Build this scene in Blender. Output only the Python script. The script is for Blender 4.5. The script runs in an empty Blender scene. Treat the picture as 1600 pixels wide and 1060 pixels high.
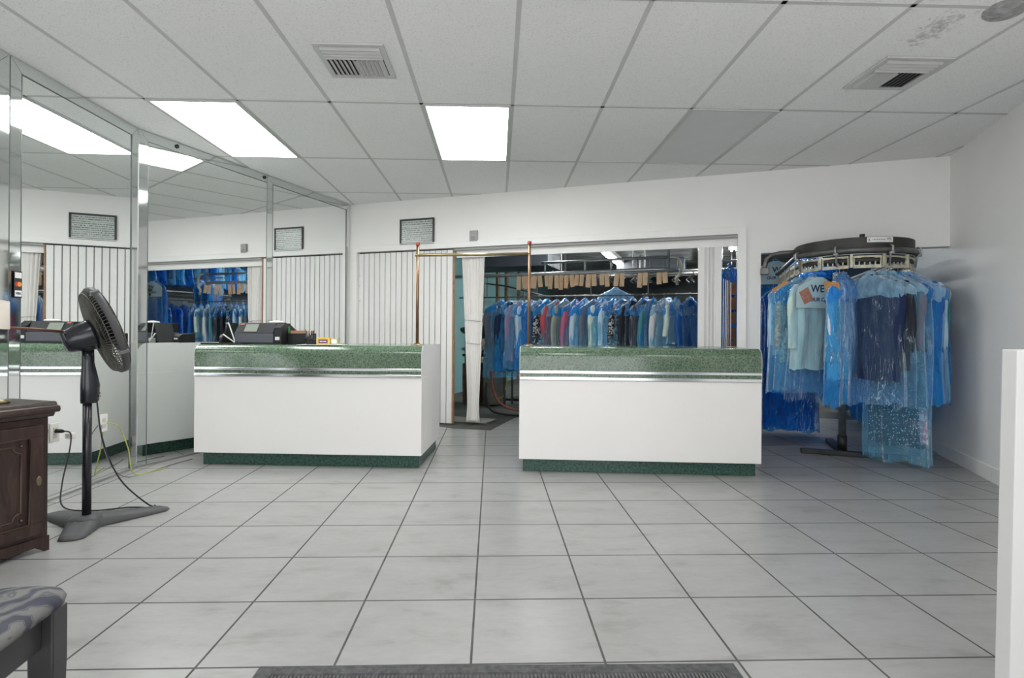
import bpy, math, random
from mathutils import Vector, Matrix
R_ = math.radians
rnd = random.Random(7)
sc = bpy.context.scene
COL = sc.collection
sin, cos, pi = math.sin, math.cos, math.pi

# ------------------------------------------------------------------ measured room frame
CAM_H = 1.0466
ZC = 2.58                       # ceiling height
A = R_(21.4)                    # the service wall runs at 21.4 degrees to the tile grid
C0 = Vector((-1.72, 6.828, 0))  # corner of mirror wall and service wall
E1 = Vector((cos(A), -sin(A), 0)); E2 = Vector((sin(A), cos(A), 0))
def W(s, d, z=0.0): return C0 + E1*s + E2*d + Vector((0, 0, z))
WALL_ROT = -A
S_RIGHT = 6.026

# ------------------------------------------------------------------ mesh builder
class MB:
    def __init__(s): s.v = []; s.f = []
    def add(s, vs, fs, M=None):
        b = len(s.v)
        s.v += [tuple(M @ Vector(v)) if M is not None else tuple(v) for v in vs]
        s.f += [tuple(b+i for i in f) for f in fs]
        return s
    def box(s, x0, x1, y0, y1, z0, z1, M=None):
        vs = [(x0,y0,z0),(x1,y0,z0),(x1,y1,z0),(x0,y1,z0),(x0,y0,z1),(x1,y0,z1),(x1,y1,z1),(x0,y1,z1)]
        return s.add(vs, [(0,3,2,1),(4,5,6,7),(0,1,5,4),(1,2,6,5),(2,3,7,6),(3,0,4,7)], M)
    def prism(s, prof, a0, a1, axis='x', M=None):
        """extrude a closed 2D profile along an axis; prof in the other two axes (cyclic order)"""
        n = len(prof)
        def p(a, q):
            return {'x': (a, q[0], q[1]), 'y': (q[0], a, q[1]), 'z': (q[0], q[1], a)}[axis]
        vs = [p(a0, q) for q in prof] + [p(a1, q) for q in prof]
        fs = [tuple(range(n))[::-1], tuple(range(n, 2*n))] + [(i, (i+1) % n, n+(i+1) % n, n+i) for i in range(n)]
        return s.add(vs, fs, M)
    def tube(s, pts, r, n=8, closed=False, M=None, caps=True):
        pts = [Vector(p) for p in pts]; m = len(pts)
        rs = r if isinstance(r, (list, tuple)) else [r]*m
        vs = []; up = None
        for i in range(m):
            if closed: t = pts[(i+1) % m] - pts[i-1]
            else: t = pts[min(i+1, m-1)] - pts[max(i-1, 0)]
            t.normalize()
            if up is None:
                up = Vector((0, 0, 1)) if abs(t.z) < .9 else Vector((1, 0, 0))
            u = up - t*up.dot(t)
            if u.length < 1e-6: u = t.orthogonal()
            u.normalize(); w = t.cross(u); up = u
            for k in range(n):
                a = 2*pi*k/n
                vs.append(pts[i] + (u*cos(a) + w*sin(a))*rs[i])
        fs = []
        for i in range(m if closed else m-1):
            j = (i+1) % m
            for k in range(n): fs.append((i*n+k, i*n+(k+1) % n, j*n+(k+1) % n, j*n+k))
        if not closed and caps:
            fs += [tuple(range(n))[::-1], tuple(range((m-1)*n, m*n))]
        return s.add(vs, fs, M)
    def lathe(s, prof, n=32, M=None, closed_ends=True):
        """prof: list of (r, z)"""
        vs = []; m = len(prof)
        for r, z in prof:
            for k in range(n):
                a = 2*pi*k/n; vs.append((r*cos(a), r*sin(a), z))
        fs = []
        for i in range(m-1):
            for k in range(n): fs.append((i*n+k, i*n+(k+1) % n, (i+1)*n+(k+1) % n, (i+1)*n+k))
        if closed_ends:
            fs += [tuple(range(n))[::-1], tuple(range((m-1)*n, m*n))]
        return s.add(vs, fs, M)
    def grid(s, rows, closed=False):
        """rows: list of equal-length lists of points"""
        m = len(rows); n = len(rows[0]); vs = [p for r in rows for p in r]; fs = []
        for i in range(m-1):
            for k in range(n if closed else n-1):
                fs.append((i*n+k, i*n+(k+1) % n, (i+1)*n+(k+1) % n, (i+1)*n+k))
        return s.add(vs, fs)
    def mesh(s, name, smooth=False):
        me = bpy.data.meshes.new(name); me.from_pydata(s.v, [], s.f); me.update()
        if smooth:
            me.polygons.foreach_set('use_smooth', [True]*len(me.polygons))
        return me
    def build(s, name, mat, parent=None, smooth=False, bevel=0, seg=2):
        return obj(name, s.mesh(name, smooth), mat, parent, bevel, seg)

def obj(name, me, mat, parent=None, bevel=0, seg=2):
    o = bpy.data.objects.new(name, me); COL.objects.link(o)
    if mat is not None:
        if len(me.materials) == 0: me.materials.append(mat)
    if parent is not None: o.parent = parent
    if bevel:
        b = o.modifiers.new('bevel', 'BEVEL'); b.width = bevel; b.segments = seg; b.limit_method = 'ANGLE'; b.angle_limit = R_(40)
    if any(p.use_smooth for p in me.polygons[:1]) and not bevel:
        pass
    return o
def tag(o, label=None, cat=None, group=None, kind=None):
    if label: o['label'] = label
    if cat: o['category'] = cat
    if group: o['group'] = group
    if kind: o['kind'] = kind
    return o
def thing(name, label, cat, loc=(0, 0, 0), rz=0.0, group=None):
    o = bpy.data.objects.new(name, None); COL.objects.link(o); o.empty_display_size = .1
    o.location = loc; o.rotation_euler = (0, 0, rz)
    return tag(o, label, cat, group)
def struct(name, mb, mat, loc=(0, 0, 0), rz=0.0, parent=None, smooth=False, bevel=0):
    o = mb.build(name, mat, parent, smooth, bevel)
    o.location = loc; o.rotation_euler = (0, 0, rz)
    if parent is None: o['kind'] = 'structure'
    return o
def smooth_angle(o, deg=35):
    me = o.data
    me.polygons.foreach_set('use_smooth', [True]*len(me.polygons))
    try: me.set_sharp_from_angle(angle=R_(deg))
    except Exception: pass
    return o

# ------------------------------------------------------------------ materials
MATS = {}
def srgb(r, g, b):
    f = lambda c: (c/12.92 if c <= .04045 else ((c+.055)/1.055)**2.4)
    return (f(r/255), f(g/255), f(b/255))
class NT:
    def __init__(s, name):
        s.m = bpy.data.materials.new(name); s.m.use_nodes = True
        s.t = s.m.node_tree; s.t.nodes.clear(); s.out = s.t.nodes.new('ShaderNodeOutputMaterial')
    def n(s, typ, **kw):
        nd = s.t.nodes.new(typ)
        for k, v in kw.items():
            if k.startswith('i_'):
                nd.inputs[k[2:].replace('_', ' ')].default_value = v
            else: setattr(nd, k, v)
        return nd
    def l(s, a, b): s.t.links.new(a, b)
    def surf(s, sock): s.l(sock, s.out.inputs['Surface'])
    def bsdf(s, col=(.5, .5, .5), rough=.5, metal=0, spec=.5, **kw):
        b = s.n('ShaderNodeBsdfPrincipled')
        b.inputs['Base Color'].default_value = (*col, 1); b.inputs['Roughness'].default_value = rough
        b.inputs['Metallic'].default_value = metal; b.inputs['Specular IOR Level'].default_value = spec
        s.surf(b.outputs[0]); return b
    def coord(s, scale=(1, 1, 1), kind='Object', loc=(0, 0, 0), rot=(0, 0, 0)):
        tc = s.n('ShaderNodeTexCoord'); mp = s.n('ShaderNodeMapping')
        mp.inputs['Scale'].default_value = scale; mp.inputs['Location'].default_value = loc; mp.inputs['Rotation'].default_value = rot
        s.l(tc.outputs[kind], mp.inputs['Vector']); return mp.outputs[0]
    def noise(s, vec, scale=5, detail=3, rough=.5, dist=0):
        nd = s.n('ShaderNodeTexNoise'); nd.inputs['Scale'].default_value = scale; nd.inputs['Detail'].default_value = detail
        nd.inputs['Roughness'].default_value = rough; nd.inputs['Distortion'].default_value = dist
        s.l(vec, nd.inputs['Vector']); return nd.outputs[0]
    def ramp(s, fac, stops, interp='LINEAR'):
        r = s.n('ShaderNodeValToRGB'); r.color_ramp.interpolation = interp
        els = r.color_ramp.elements
        while len(els) < len(stops): els.new(.5)
        for e, (p, c) in zip(els, stops):
            e.position = p; e.color = (*c, 1) if len(c) == 3 else c
        s.l(fac, r.inputs[0]); return r.outputs[0]
    def mix(s, fac, a, b, blend='MIX'):
        m = s.n('ShaderNodeMix', data_type='RGBA', blend_type=blend)
        for sock, v in ((m.inputs[0], fac), (m.inputs[6], a), (m.inputs[7], b)):
            if isinstance(v, (int, float)): sock.default_value = v
            elif isinstance(v, tuple): sock.default_value = (*v, 1)
            else: s.l(v, sock)
        return m.outputs[2]
    def bump(s, h, strength=.3, dist=.01, b=None):
        bp = s.n('ShaderNodeBump'); bp.inputs['Strength'].default_value = strength; bp.inputs['Distance'].default_value = dist
        s.l(h, bp.inputs['Height'])
        if b is not None: s.l(bp.outputs[0], b.inputs['Normal'])
        return bp.outputs[0]
def plain(name, col, rough=.5, metal=0, spec=.5, var=.04, vscale=6, bump=0, bscale=60):
    """a plain surface with a little procedural unevenness"""
    if name in MATS: return MATS[name]
    t = NT(name); b = t.bsdf(col, rough, metal, spec)
    v = t.coord()
    n = t.noise(v, vscale, 3)
    lo = tuple(c*(1-var) for c in col); hi = tuple(min(1, c*(1+var)) for c in col)
    t.l(t.ramp(n, [(.3, lo), (.7, hi)]), b.inputs['Base Color'])
    if bump: t.bump(t.noise(v, bscale, 2), bump, .004, b)
    MATS[name] = t.m; return t.m
def emit(name, col, s):
    t = NT(name); e = t.n('ShaderNodeEmission'); e.inputs[0].default_value = (*col, 1); e.inputs[1].default_value = s
    t.surf(e.outputs[0]); MATS[name] = t.m; return t.m

M_WALL = plain('wall_paint', (.88, .868, .85), .55, spec=.3, var=.015, vscale=2, bump=.05, bscale=90)
M_TRIM = plain('trim_paint', (.88, .868, .85), .4, spec=.4, var=.01)
M_DOORW = plain('door_vinyl', (.80, .79, .775), .45, var=.02, vscale=3)
M_WHITE = plain('counter_white_laminate', (.84, .825, .81), .35, var=.012, vscale=2)
M_DARK = plain('dark_gap', (.03, .03, .03), .8)
M_BLACKP = plain('black_plastic', (.014, .014, .016), .42, spec=.3, var=.2)
M_BLACKM = plain('black_enamel_metal', (.02, .02, .021), .4, var=.2)
M_GREYP = plain('grey_plastic', (.16, .165, .17), .45, var=.1)
M_CHROME = plain('chrome_strip', (.72, .74, .76), .16, metal=1, var=.03)
M_STEEL = plain('galvanised_pipe', (.42, .43, .44), .38, metal=.9, var=.15, vscale=20)
M_PEWTER = plain('conveyor_dull_steel', (.13, .13, .125), .42, metal=.6, var=.25, vscale=14)
M_HOUSE = plain('conveyor_black_cover', (.028, .028, .026), .5, var=.2)
M_SLOT = plain('slot_ring_cream_metal', (.50, .48, .37), .45, metal=.3, var=.25, vscale=25)
M_COPPER = plain('copper_pipe', (.27, .16, .10), .32, metal=.85, var=.25, vscale=9)
M_BRASS = plain('brass_bar', (.36, .30, .18), .3, metal=.85, var=.2, vscale=9)
M_REDCAP = plain('red_copper_cap', (.36, .07, .05), .4, metal=.4)
M_TAN = plain('manila_paper', (.80, .57, .36), .8, var=.14, vscale=14)
M_ORANGE = plain('orange_ticket_paper', (.60, .29, .10), .8, var=.1, vscale=14)
M_BRICKP = plain('reddish_ticket_paper', (.50, .24, .17), .8, var=.2, vscale=40)
M_PAPERW = plain('white_paper', (.80, .80, .78), .8, var=.02)
M_CAPE = plain('printed_cape_paper', (.56, .74, .78), .7, var=.05, vscale=9)
M_INK = plain('navy_ink', (.02, .05, .14), .7, var=.05)
M_WIRE = plain('wire_hanger_steel', (.45, .46, .47), .35, metal=.8)
M_TEAL = plain('teal_paint', (.14, .27, .28), .6, var=.08, vscale=2)
M_STUD = plain('old_timber', (.17, .12, .08), .75, var=.25, vscale=8)
M_EDGEWOOD = plain('raw_wood_edge', (.36, .20, .10), .7, var=.2, vscale=18)
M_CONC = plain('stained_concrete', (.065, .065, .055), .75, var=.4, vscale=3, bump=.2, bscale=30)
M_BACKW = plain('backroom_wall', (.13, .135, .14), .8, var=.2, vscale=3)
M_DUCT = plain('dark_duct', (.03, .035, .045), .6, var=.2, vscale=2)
M_YEL = plain('yellow_carton', (.72, .48, .05), .5)
M_PURP = plain('purple_plastic', (.12, .035, .16), .45, var=.15)
M_CREAMCURT = plain('vinyl_curtain', (.74, .72, .69), .55, var=.04, vscale=4)
M_BOILER = plain('enamel_grey', (.36, .35, .32), .5, var=.2, vscale=6)
M_PAD = plain('padded_grey_cloth', (.34, .33, .32), .9, var=.15, vscale=10)
M_RUSTY = plain('rusty_metal', (.20, .10, .06), .7, var=.3, vscale=12)
M_CABLEY = plain('yellow_green_cable', (.42, .45, .10), .5)
M_CABLEG = plain('grey_cable', (.22, .22, .22), .5)
M_CABLEB = plain('black_cable', (.012, .012, .013), .5)
M_RED = plain('red_hose', (.20, .055, .035), .5)
M_IVORY = plain('ivory_plate', (.72, .70, .66), .4)
M_ALU = plain('aluminium_frame', (.5, .5, .5), .35, metal=.9)
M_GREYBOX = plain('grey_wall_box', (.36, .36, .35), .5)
M_CHAIRW = plain('charcoal_painted_wood', (.034, .034, .035), .38, var=.18, vscale=10)
M_FANG = plain('dusty_grille_wire', (.085, .083, .070), .5, var=.35, vscale=20)
M_FANB = plain('fan_gloss_black', (.014, .015, .02), .22, var=.2)
M_FANBASE = plain('fan_base_grey', (.055, .055, .058), .55, var=.15)
M_SHADE = plain('linen_shade', (.62, .57, .50), .8, var=.05)

def mk_floor():
    t = NT('ceramic_floor_tile'); b = t.bsdf((.6, .6, .58), .3, spec=.45)
    T = .4268
    v = t.coord(loc=(.0598+.0021*0, -1.7662, 0))
    br = t.n('ShaderNodeTexBrick', offset=0.0, squash=1.0)
    br.inputs['Scale'].default_value = 1; br.inputs['Mortar Size'].default_value = .0042; br.inputs['Mortar Smooth'].default_value = .12
    br.inputs['Brick Width'].default_value = T; br.inputs['Row Height'].default_value = T; br.inputs['Bias'].default_value = 0
    br.inputs['Color1'].default_value = (.0, .0, .0, 1); br.inputs['Color2'].default_value = (1, 1, 1, 1)
    t.l(v, br.inputs['Vector'])
    vv = t.coord(scale=(1, 2.2, 1))
    n1 = t.noise(vv, 3.4, 6, .62, .25); n2 = t.noise(vv, 17, 4, .6)
    c = t.ramp(n1, [(.30, (.26, .256, .244)), (.44, (.33, .326, .318)), (.60, (.352, .349, .343)), (.85, (.362, .361, .355))])
    c2 = t.ramp(n2, [(.35, (.94, .94, .93)), (.6, (1, 1, 1))])
    col = t.mix(1.0, c, c2, 'MULTIPLY')
    tint = t.ramp(br.outputs['Color'], [(0, (.955, .955, .955)), (1, (1, 1, 1))])
    col = t.mix(1.0, col, tint, 'MULTIPLY')
    gn = t.noise(v, 9, 3); gcol = t.ramp(gn, [(.35, (.06, .06, .057)), (.7, (.11, .108, .103))])
    col = t.mix(br.outputs['Fac'], col, gcol)
    t.l(col, b.inputs['Base Color'])
    rr = t.ramp(n1, [(.3, (.30, .30, .30)), (.7, (.28, .28, .28))])
    rg = t.mix(br.outputs['Fac'], rr, (.85, .85, .85)); t.l(rg, b.inputs['Roughness'])
    inv = t.n('ShaderNodeMath', operation='SUBTRACT'); inv.inputs[0].default_value = 1; t.l(br.outputs['Fac'], inv.inputs[1])
    t.bump(inv.outputs[0], .5, .002, b)
    return t.m
M_FLOOR = mk_floor()
def mk_ceiling():
    t = NT('acoustic_ceiling_tile'); b = t.bsdf((.6, .6, .6), .9, spec=.1)
    v = t.coord()
    n = t.noise(t.coord(scale=(1, 1.6, 1)), 120, 2, .5); big = t.noise(v, 1.1, 3)
    c = t.ramp(n, [(.30, (.68, .68, .675)), (.40, (.88, .88, .875)), (.7, (.91, .91, .905))])
    s = t.ramp(big, [(.3, (.97, .97, .965)), (.7, (1, 1, 1))])
    col = t.mix(1.0, c, s, 'MULTIPLY')
    # water stain near the right hand front of the room
    vs = t.n('ShaderNodeTexCoord'); ds = t.n('ShaderNodeVectorMath', operation='DISTANCE')
    mp = t.n('ShaderNodeMapping'); mp.inputs['Rotation'].default_value = (0, 0, R_(38)); mp.inputs['Scale'].default_value = (2.3, 1, 1)
    t.l(vs.outputs['Object'], mp.inputs[0])
    t.l(mp.outputs[0], ds.inputs[0])
    pv = Matrix.Rotation(R_(38), 3, 'Z') @ Vector((2.20*2.3, 2.71, 2.58)); ds.inputs[1].default_value = pv
    fn = t.n('ShaderNodeMath', operation='ADD'); nn = t.noise(v, 26, 4, .7)
    t.l(ds.outputs['Value'], fn.inputs[0]); mm = t.n('ShaderNodeMath', operation='MULTIPLY'); mm.inputs[1].default_value = .9
    t.l(nn, mm.inputs[0]); t.l(mm.outputs[0], fn.inputs[1])
    sm = t.ramp(fn.outputs[0], [(.42, (.55, .54, .52)), (.62, (1, 1, 1))])
    col = t.mix(1.0, col, sm, 'MULTIPLY')
    t.l(col, b.inputs['Base Color']); t.bump(n, .35, .004, b)
    return t.m
M_CEIL = mk_ceiling()
M_TBAR = plain('ceiling_bar', (.58, .58, .57), .6, spec=.2, var=.03)
def mk_mirror():
    t = NT('mirror_glass'); g = t.bsdf((.90, .925, .915), .012, metal=1)
    n = t.noise(t.coord(), .8, 2); t.bump(n, .012, .01, g); return t.m
M_MIRROR = mk_mirror()
M_MEDGE = plain('mirror_strip_glass', (.74, .77, .76), .05, metal=1, var=.02)
def mk_granite():
    t = NT('green_marble_laminate'); b = t.bsdf((.05, .12, .08), .14, spec=.55)
    v = t.coord()
    vo = t.n('ShaderNodeTexVoronoi', feature='DISTANCE_TO_EDGE'); vo.inputs['Scale'].default_value = 55
    nz = t.noise(v, 30, 4, .6, 1.5); va = t.n('ShaderNodeVectorMath', operation='ADD')
    sc_ = t.n('ShaderNodeVectorMath', operation='SCALE'); sc_.inputs['Scale'].default_value = .03
    nc = t.n('ShaderNodeTexNoise'); nc.inputs['Scale'].default_value = 18; t.l(v, nc.inputs['Vector'])
    t.l(nc.outputs[1], sc_.inputs[0]); t.l(v, va.inputs[0]); t.l(sc_.outputs[0], va.inputs[1]); t.l(va.outputs[0], vo.inputs['Vector'])
    vein = t.ramp(vo.outputs['Distance'], [(0, (1, 1, 1)), (.10, (.25, .25, .25)), (.3, (0, 0, 0))])
    base = t.ramp(nz, [(.3, (.022, .055, .035)), (.5, (.048, .098, .062)), (.72, (.12, .17, .115))])
    col = t.mix(vein, base, (.17, .235, .155))
    t.l(col, b.inputs['Base Color']); return t.m
M_GREEN = mk_granite()
M_TOE = plain('dark_green_toe_kick', (.028, .080, .062), .3, var=.7, vscale=60)
def mk_wood():
    t = NT('dark_walnut'); b = t.bsdf((.05, .02, .012), .32, spec=.45)
    n = t.noise(t.coord(scale=(9, 9, 1.2)), 4, 5, .6, 1.2)
    t.l(t.ramp(n, [(.3, (.020, .011, .009)), (.55, (.040, .022, .018)), (.8, (.068, .040, .033))]), b.inputs['Base Color'])
    t.bump(n, .08, .003, b); return t.m
M_WOOD = mk_wood()
M_WOODC = plain('carved_walnut_highlight', (.065, .034, .024), .3, var=.2)
def mk_fabric():
    t = NT('leaf_pattern_upholstery'); b = t.bsdf((.3, .3, .32), .8, spec=.2)
    v = t.coord(rot=(0, 0, .5)); w = t.n('ShaderNodeTexWave', wave_type='BANDS'); w.inputs['Scale'].default_value = 7
    w.inputs['Distortion'].default_value = 9; w.inputs['Detail'].default_value = 2; w.inputs['Detail Scale'].default_value = 1.6
    t.l(v, w.inputs[0])
    n = t.noise(v, 7, 3, .5, 1.0)
    c = t.ramp(w.outputs[1], [(.36, (.075, .076, .095)), (.5, (.165, .165, .16)), (.62, (.095, .095, .107)), (.8, (.18, .18, .17))])
    c2 = t.ramp(n, [(.42, (.70, .71, .80)), (.56, (1, 1, 1))])
    t.l(t.mix(1.0, c, c2, 'MULTIPLY'), b.inputs['Base Color']); t.bump(t.noise(v, 180, 2), .2, .002, b); return t.m
M_FABRIC = mk_fabric()
def mk_mat():
    t = NT('rubber_mat'); b = t.bsdf((.05, .05, .052), .7)
    n = t.noise(t.coord(), 60, 3); t.l(t.ramp(n, [(.3, (.035, .035, .037)), (.7, (.085, .085, .087))]), b.inputs['Base Color']); return t.m
M_MAT = mk_mat()
def mk_notice():
    """sheet of small print too fine to read: rows of broken dark marks"""
    t = NT('notice_print'); b = t.bsdf((.5, .52, .5), .25, spec=.5)
    tc = t.n('ShaderNodeTexCoord'); sp = t.n('ShaderNodeSeparateXYZ'); t.l(tc.outputs['Object'], sp.inputs[0])
    rows = t.n('ShaderNodeMath', operation='MULTIPLY'); rows.inputs[1].default_value = 42; t.l(sp.outputs[2], rows.inputs[0])
    fr = t.n('ShaderNodeMath', operation='FRACT'); t.l(rows.outputs[0], fr.inputs[0])
    line = t.ramp(fr.outputs[0], [(.25, (0, 0, 0)), (.32, (1, 1, 1)), (.72, (1, 1, 1)), (.8, (0, 0, 0))])
    n = t.noise(t.coord(scale=(110, 1, 30)), 1, 2, .5); nm = t.ramp(n, [(.42, (0, 0, 0)), (.50, (1, 1, 1))])
    gap = t.noise(t.coord(scale=(1.5, 1, 21)), 1, 1, .5); gm = t.ramp(gap, [(.38, (0, 0, 0)), (.41, (1, 1, 1))])
    m = t.mix(1.0, t.mix(1.0, line, nm, 'MULTIPLY'), gm, 'MULTIPLY')
    t.l(t.mix(m, (.52, .56, .53), (.14, .155, .145)), b.inputs['Base Color']); return t.m
M_NOTICE = mk_notice()
def mk_plastic(name, tint, body, dens, seed=0.0, wr=1.0):
    """thin coloured garment film: see-through, creased and shiny"""
    t = NT(name)
    v = t.coord(scale=(1, 1, .22), loc=(seed, seed*.7, seed*1.3))
    n1 = t.noise(v, 16, 4, .6, 1.6); n2 = t.noise(t.coord(loc=(seed*2, 0, seed)), 22, 4, .65, 1.2)
    h = t.n('ShaderNodeMath', operation='ADD'); t.l(n1, h.inputs[0]); t.l(n2, h.inputs[1])
    nrm = t.bump(h.outputs[0], .9*wr, .02)
    n3 = t.noise(t.coord(scale=(1, 1, .16), loc=(seed*3, 1, seed)), 17, 3, .6, 1.0)
    n4 = t.noise(t.coord(loc=(seed, seed*5, 2)), 6, 2)
    cre = t.mix(1.0, t.ramp(n3, [(.482, (0, 0, 0)), (.5, (1, 1, 1)), (.518, (0, 0, 0))]), t.ramp(n4, [(.46, (0, 0, 0)), (.60, (1, 1, 1))]), 'MULTIPLY')
    tr = t.n('ShaderNodeBsdfTransparent'); tr.inputs[0].default_value = (*tint, 1)
    df = t.n('ShaderNodeBsdfDiffuse'); df.inputs[0].default_value = (*body, 1)
    tl = t.n('ShaderNodeBsdfTranslucent'); tl.inputs[0].default_value = (*body, 1)
    gl = t.n('ShaderNodeBsdfGlossy'); gl.inputs[0].default_value = (.9, .95, 1, 1); gl.inputs['Roughness'].default_value = .18
    t.l(nrm, df.inputs['Normal']); t.l(nrm, gl.inputs['Normal'])
    m0 = t.n('ShaderNodeMixShader'); m0.inputs[0].default_value = .25; t.l(df.outputs[0], m0.inputs[1]); t.l(tl.outputs[0], m0.inputs[2])
    m1 = t.n('ShaderNodeMixShader')
    f = t.ramp(n1, [(.35, (dens*.7,)*3), (.7, (min(1, dens*1.35),)*3)]); t.l(f, m1.inputs[0])
    t.l(tr.outputs[0], m1.inputs[1]); t.l(m0.outputs[0], m1.inputs[2])
    fr = t.n('ShaderNodeFresnel'); fr.inputs[0].default_value = 1.45; pass
    fm = t.n('ShaderNodeMath', operation='MULTIPLY_ADD'); fm.inputs[1].default_value = .45; t.l(cre, fm.inputs[0])
    f2 = t.n('ShaderNodeMath', operation='MULTIPLY'); f2.inputs[1].default_value = .40; t.l(fr.outputs[0], f2.inputs[0]); t.l(f2.outputs[0], fm.inputs[2])
    m2 = t.n('ShaderNodeMixShader'); t.l(fm.outputs[0], m2.inputs[0]); t.l(m1.outputs[0], m2.inputs[1]); t.l(gl.outputs[0], m2.inputs[2])
    t.surf(m2.outputs[0]); return t.m
FILM = {
    'blue': mk_plastic('blue_garment_film', (.40, .77, 1.0), (.05, .44, .97), .40, 1),
    'light': mk_plastic('pale_blue_garment_film', (.70, .91, 1.0), (.30, .70, .98), .26, 2),
    'deep': mk_plastic('deep_blue_garment_film', (.22, .56, .98), (.012, .20, .66), .46, 3),
    'clear': mk_plastic('clear_garment_film', (.84, .94, 1.0), (.40, .62, .80), .07, 4),
    'shoulder': mk_plastic('bright_blue_shoulder_film', (.36, .74, 1.0), (.04, .42, 1.0), .56, 5),
    'pale': mk_plastic('whitish_blue_shoulder_film', (.74, .91, 1.0), (.46, .76, .97), .52, 6),
}
CLOTH = {}
def cloth(name, col, pattern=None, col2=(.8, .8, .8)):
    if name in CLOTH: return CLOTH[name]
    t = NT('cloth_'+name); b = t.bsdf(col, .85, spec=.15)
    v = t.coord()
    n = t.noise(t.coord(scale=(1, 1, .15)), 22, 3)
    c = t.ramp(n, [(.3, tuple(x*.72 for x in col)), (.7, tuple(min(1, x*1.1) for x in col))])
    if pattern == 'dots':
        vo = t.n('ShaderNodeTexVoronoi'); vo.inputs['Scale'].default_value = 52; t.l(v, vo.inputs[0])
        c = t.mix(t.ramp(vo.outputs['Distance'], [(.20, (1, 1, 1)), (.28, (0, 0, 0))]), c, col2)
    elif pattern == 'blotch':
        nn = t.noise(v, 24, 3, .6, 1.0); c = t.mix(t.ramp(nn, [(.5, (0, 0, 0)), (.54, (1, 1, 1))]), c, col2)
    elif pattern == 'stripe':
        w = t.n('ShaderNodeTexWave'); w.inputs['Scale'].default_value = 14; t.l(v, w.inputs[0])
        c = t.mix(t.ramp(w.outputs[1], [(.5, (0, 0, 0)), (.6, (1, 1, 1))]), c, col2)
    t.l(c, b.inputs['Base Color']); CLOTH[name] = t.m; return t.m

# ------------------------------------------------------------------ camera
cam_d = bpy.data.cameras.new('camera'); cam = bpy.data.objects.new('camera', cam_d); COL.objects.link(cam)
F_PX = 873.83
cam_d.sensor_fit = 'HORIZONTAL'; cam_d.sensor_width = 36; cam_d.lens = F_PX/1600*36
cam_d.shift_y = (520.267-530)/1600; cam_d.clip_start = .05
yaw, roll = .0355, .0071
fwd = Vector((sin(yaw), cos(yaw), 0)); right = Vector((cos(yaw), -sin(yaw), 0)); up = Vector((0, 0, 1))
r2 = right*cos(roll)+up*sin(roll); u2 = -right*sin(roll)+up*cos(roll)
cam.matrix_world = Matrix(((r2.x, u2.x, -fwd.x, 0), (r2.y, u2.y, -fwd.y, 0), (r2.z, u2.z, -fwd.z, CAM_H), (0, 0, 0, 1)))
sc.camera = cam

# ------------------------------------------------------------------ room shell
FRONT_Y = -1.3
def w2(s, d): p = W(s, d); return (p.x, p.y)
def poly_slab(pts, z0, z1):
    m = MB(); m.prism(pts, z0, z1, 'z'); return m
# tiled floor of the shop, with its ragged edge just inside the service opening
rw_front = C0 + E1*S_RIGHT
k = (FRONT_Y - rw_front.y)/(-E2.y); rwf = rw_front - E2*k          # right wall line at the shop front
tile = [(-2.8, FRONT_Y), (rwf.x+.1, FRONT_Y), w2(S_RIGHT+.1, 0), w2(S_RIGHT+.1, 2.2), w2(4.3, 2.2), w2(4.3, .55), (.38, 6.98), (.291, 6.886), (-.01, 5.99), (-.42, 6.10), w2(.9, -.03), w2(-.1, -.03), (-2.8, 4.3)]
struct('floor', poly_slab(tile, -.05, 0), M_FLOOR)
back = [w2(-.2, -.4), w2(S_RIGHT+.2, -.4), w2(S_RIGHT+.2, 9.2), w2(-.2, 9.2)]
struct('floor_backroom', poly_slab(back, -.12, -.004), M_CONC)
# ceiling slab + T bars
struct('ceiling', poly_slab([(-2.8, FRONT_Y), (rwf.x+.15, FRONT_Y), w2(S_RIGHT+.1, 0), w2(S_RIGHT+.1, .1), w2(-.1, .1), w2(-.1, 0), (-2.8, 4.2)], ZC, ZC+.06), M_CEIL)
da = -.0084; CX, CY = .0935, 3.7619
def cpt(i, j):     # ceiling grid node
    X = CX + .6096*i; Y = CY + 1.2192*j
    return (X*cos(da)-Y*sin(da), X*sin(da)+Y*cos(da))
def inside_room(x, y):
    p = Vector((x, y, 0))-C0
    return x > -2.695 and p.dot(E2) < -.005 and .005 < p.dot(E1) < S_RIGHT and y > FRONT_Y+.03
def clip_line(p, q):
    n = 900; a = b = None
    for i in range(n+1):
        t = i/n; x = p[0]+(q[0]-p[0])*t; y = p[1]+(q[1]-p[1])*t
        if inside_room(x, y):
            if a is None: a = (x, y)
            b = (x, y)
    return a, b
tb = MB()
def bar(a, b, wd=.012, z0=ZC-.002, z1=ZC+.002):
    d = Vector((b[0]-a[0], b[1]-a[1], 0)); n = Vector((-d.y, d.x, 0)).normalized()*wd
    vs = [(a[0]-n.x, a[1]-n.y), (b[0]-n.x, b[1]-n.y), (b[0]+n.x, b[1]+n.y), (a[0]+n.x, a[1]+n.y)]
    tb.prism(vs, z0, z1, 'z')
for i in range(-6, 9):
    a, b = clip_line(cpt(i, -5), cpt(i, 4))
    if a and (Vector(a)-Vector(b)).length > .05: bar(a, b)
for j in range(-5, 4):
    a, b = clip_line(cpt(-8, j), cpt(9, j))
    if a and (Vector(a)-Vector(b)).length > .05: bar(a, b)
struct('ceiling_grid', tb, M_TBAR)

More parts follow.
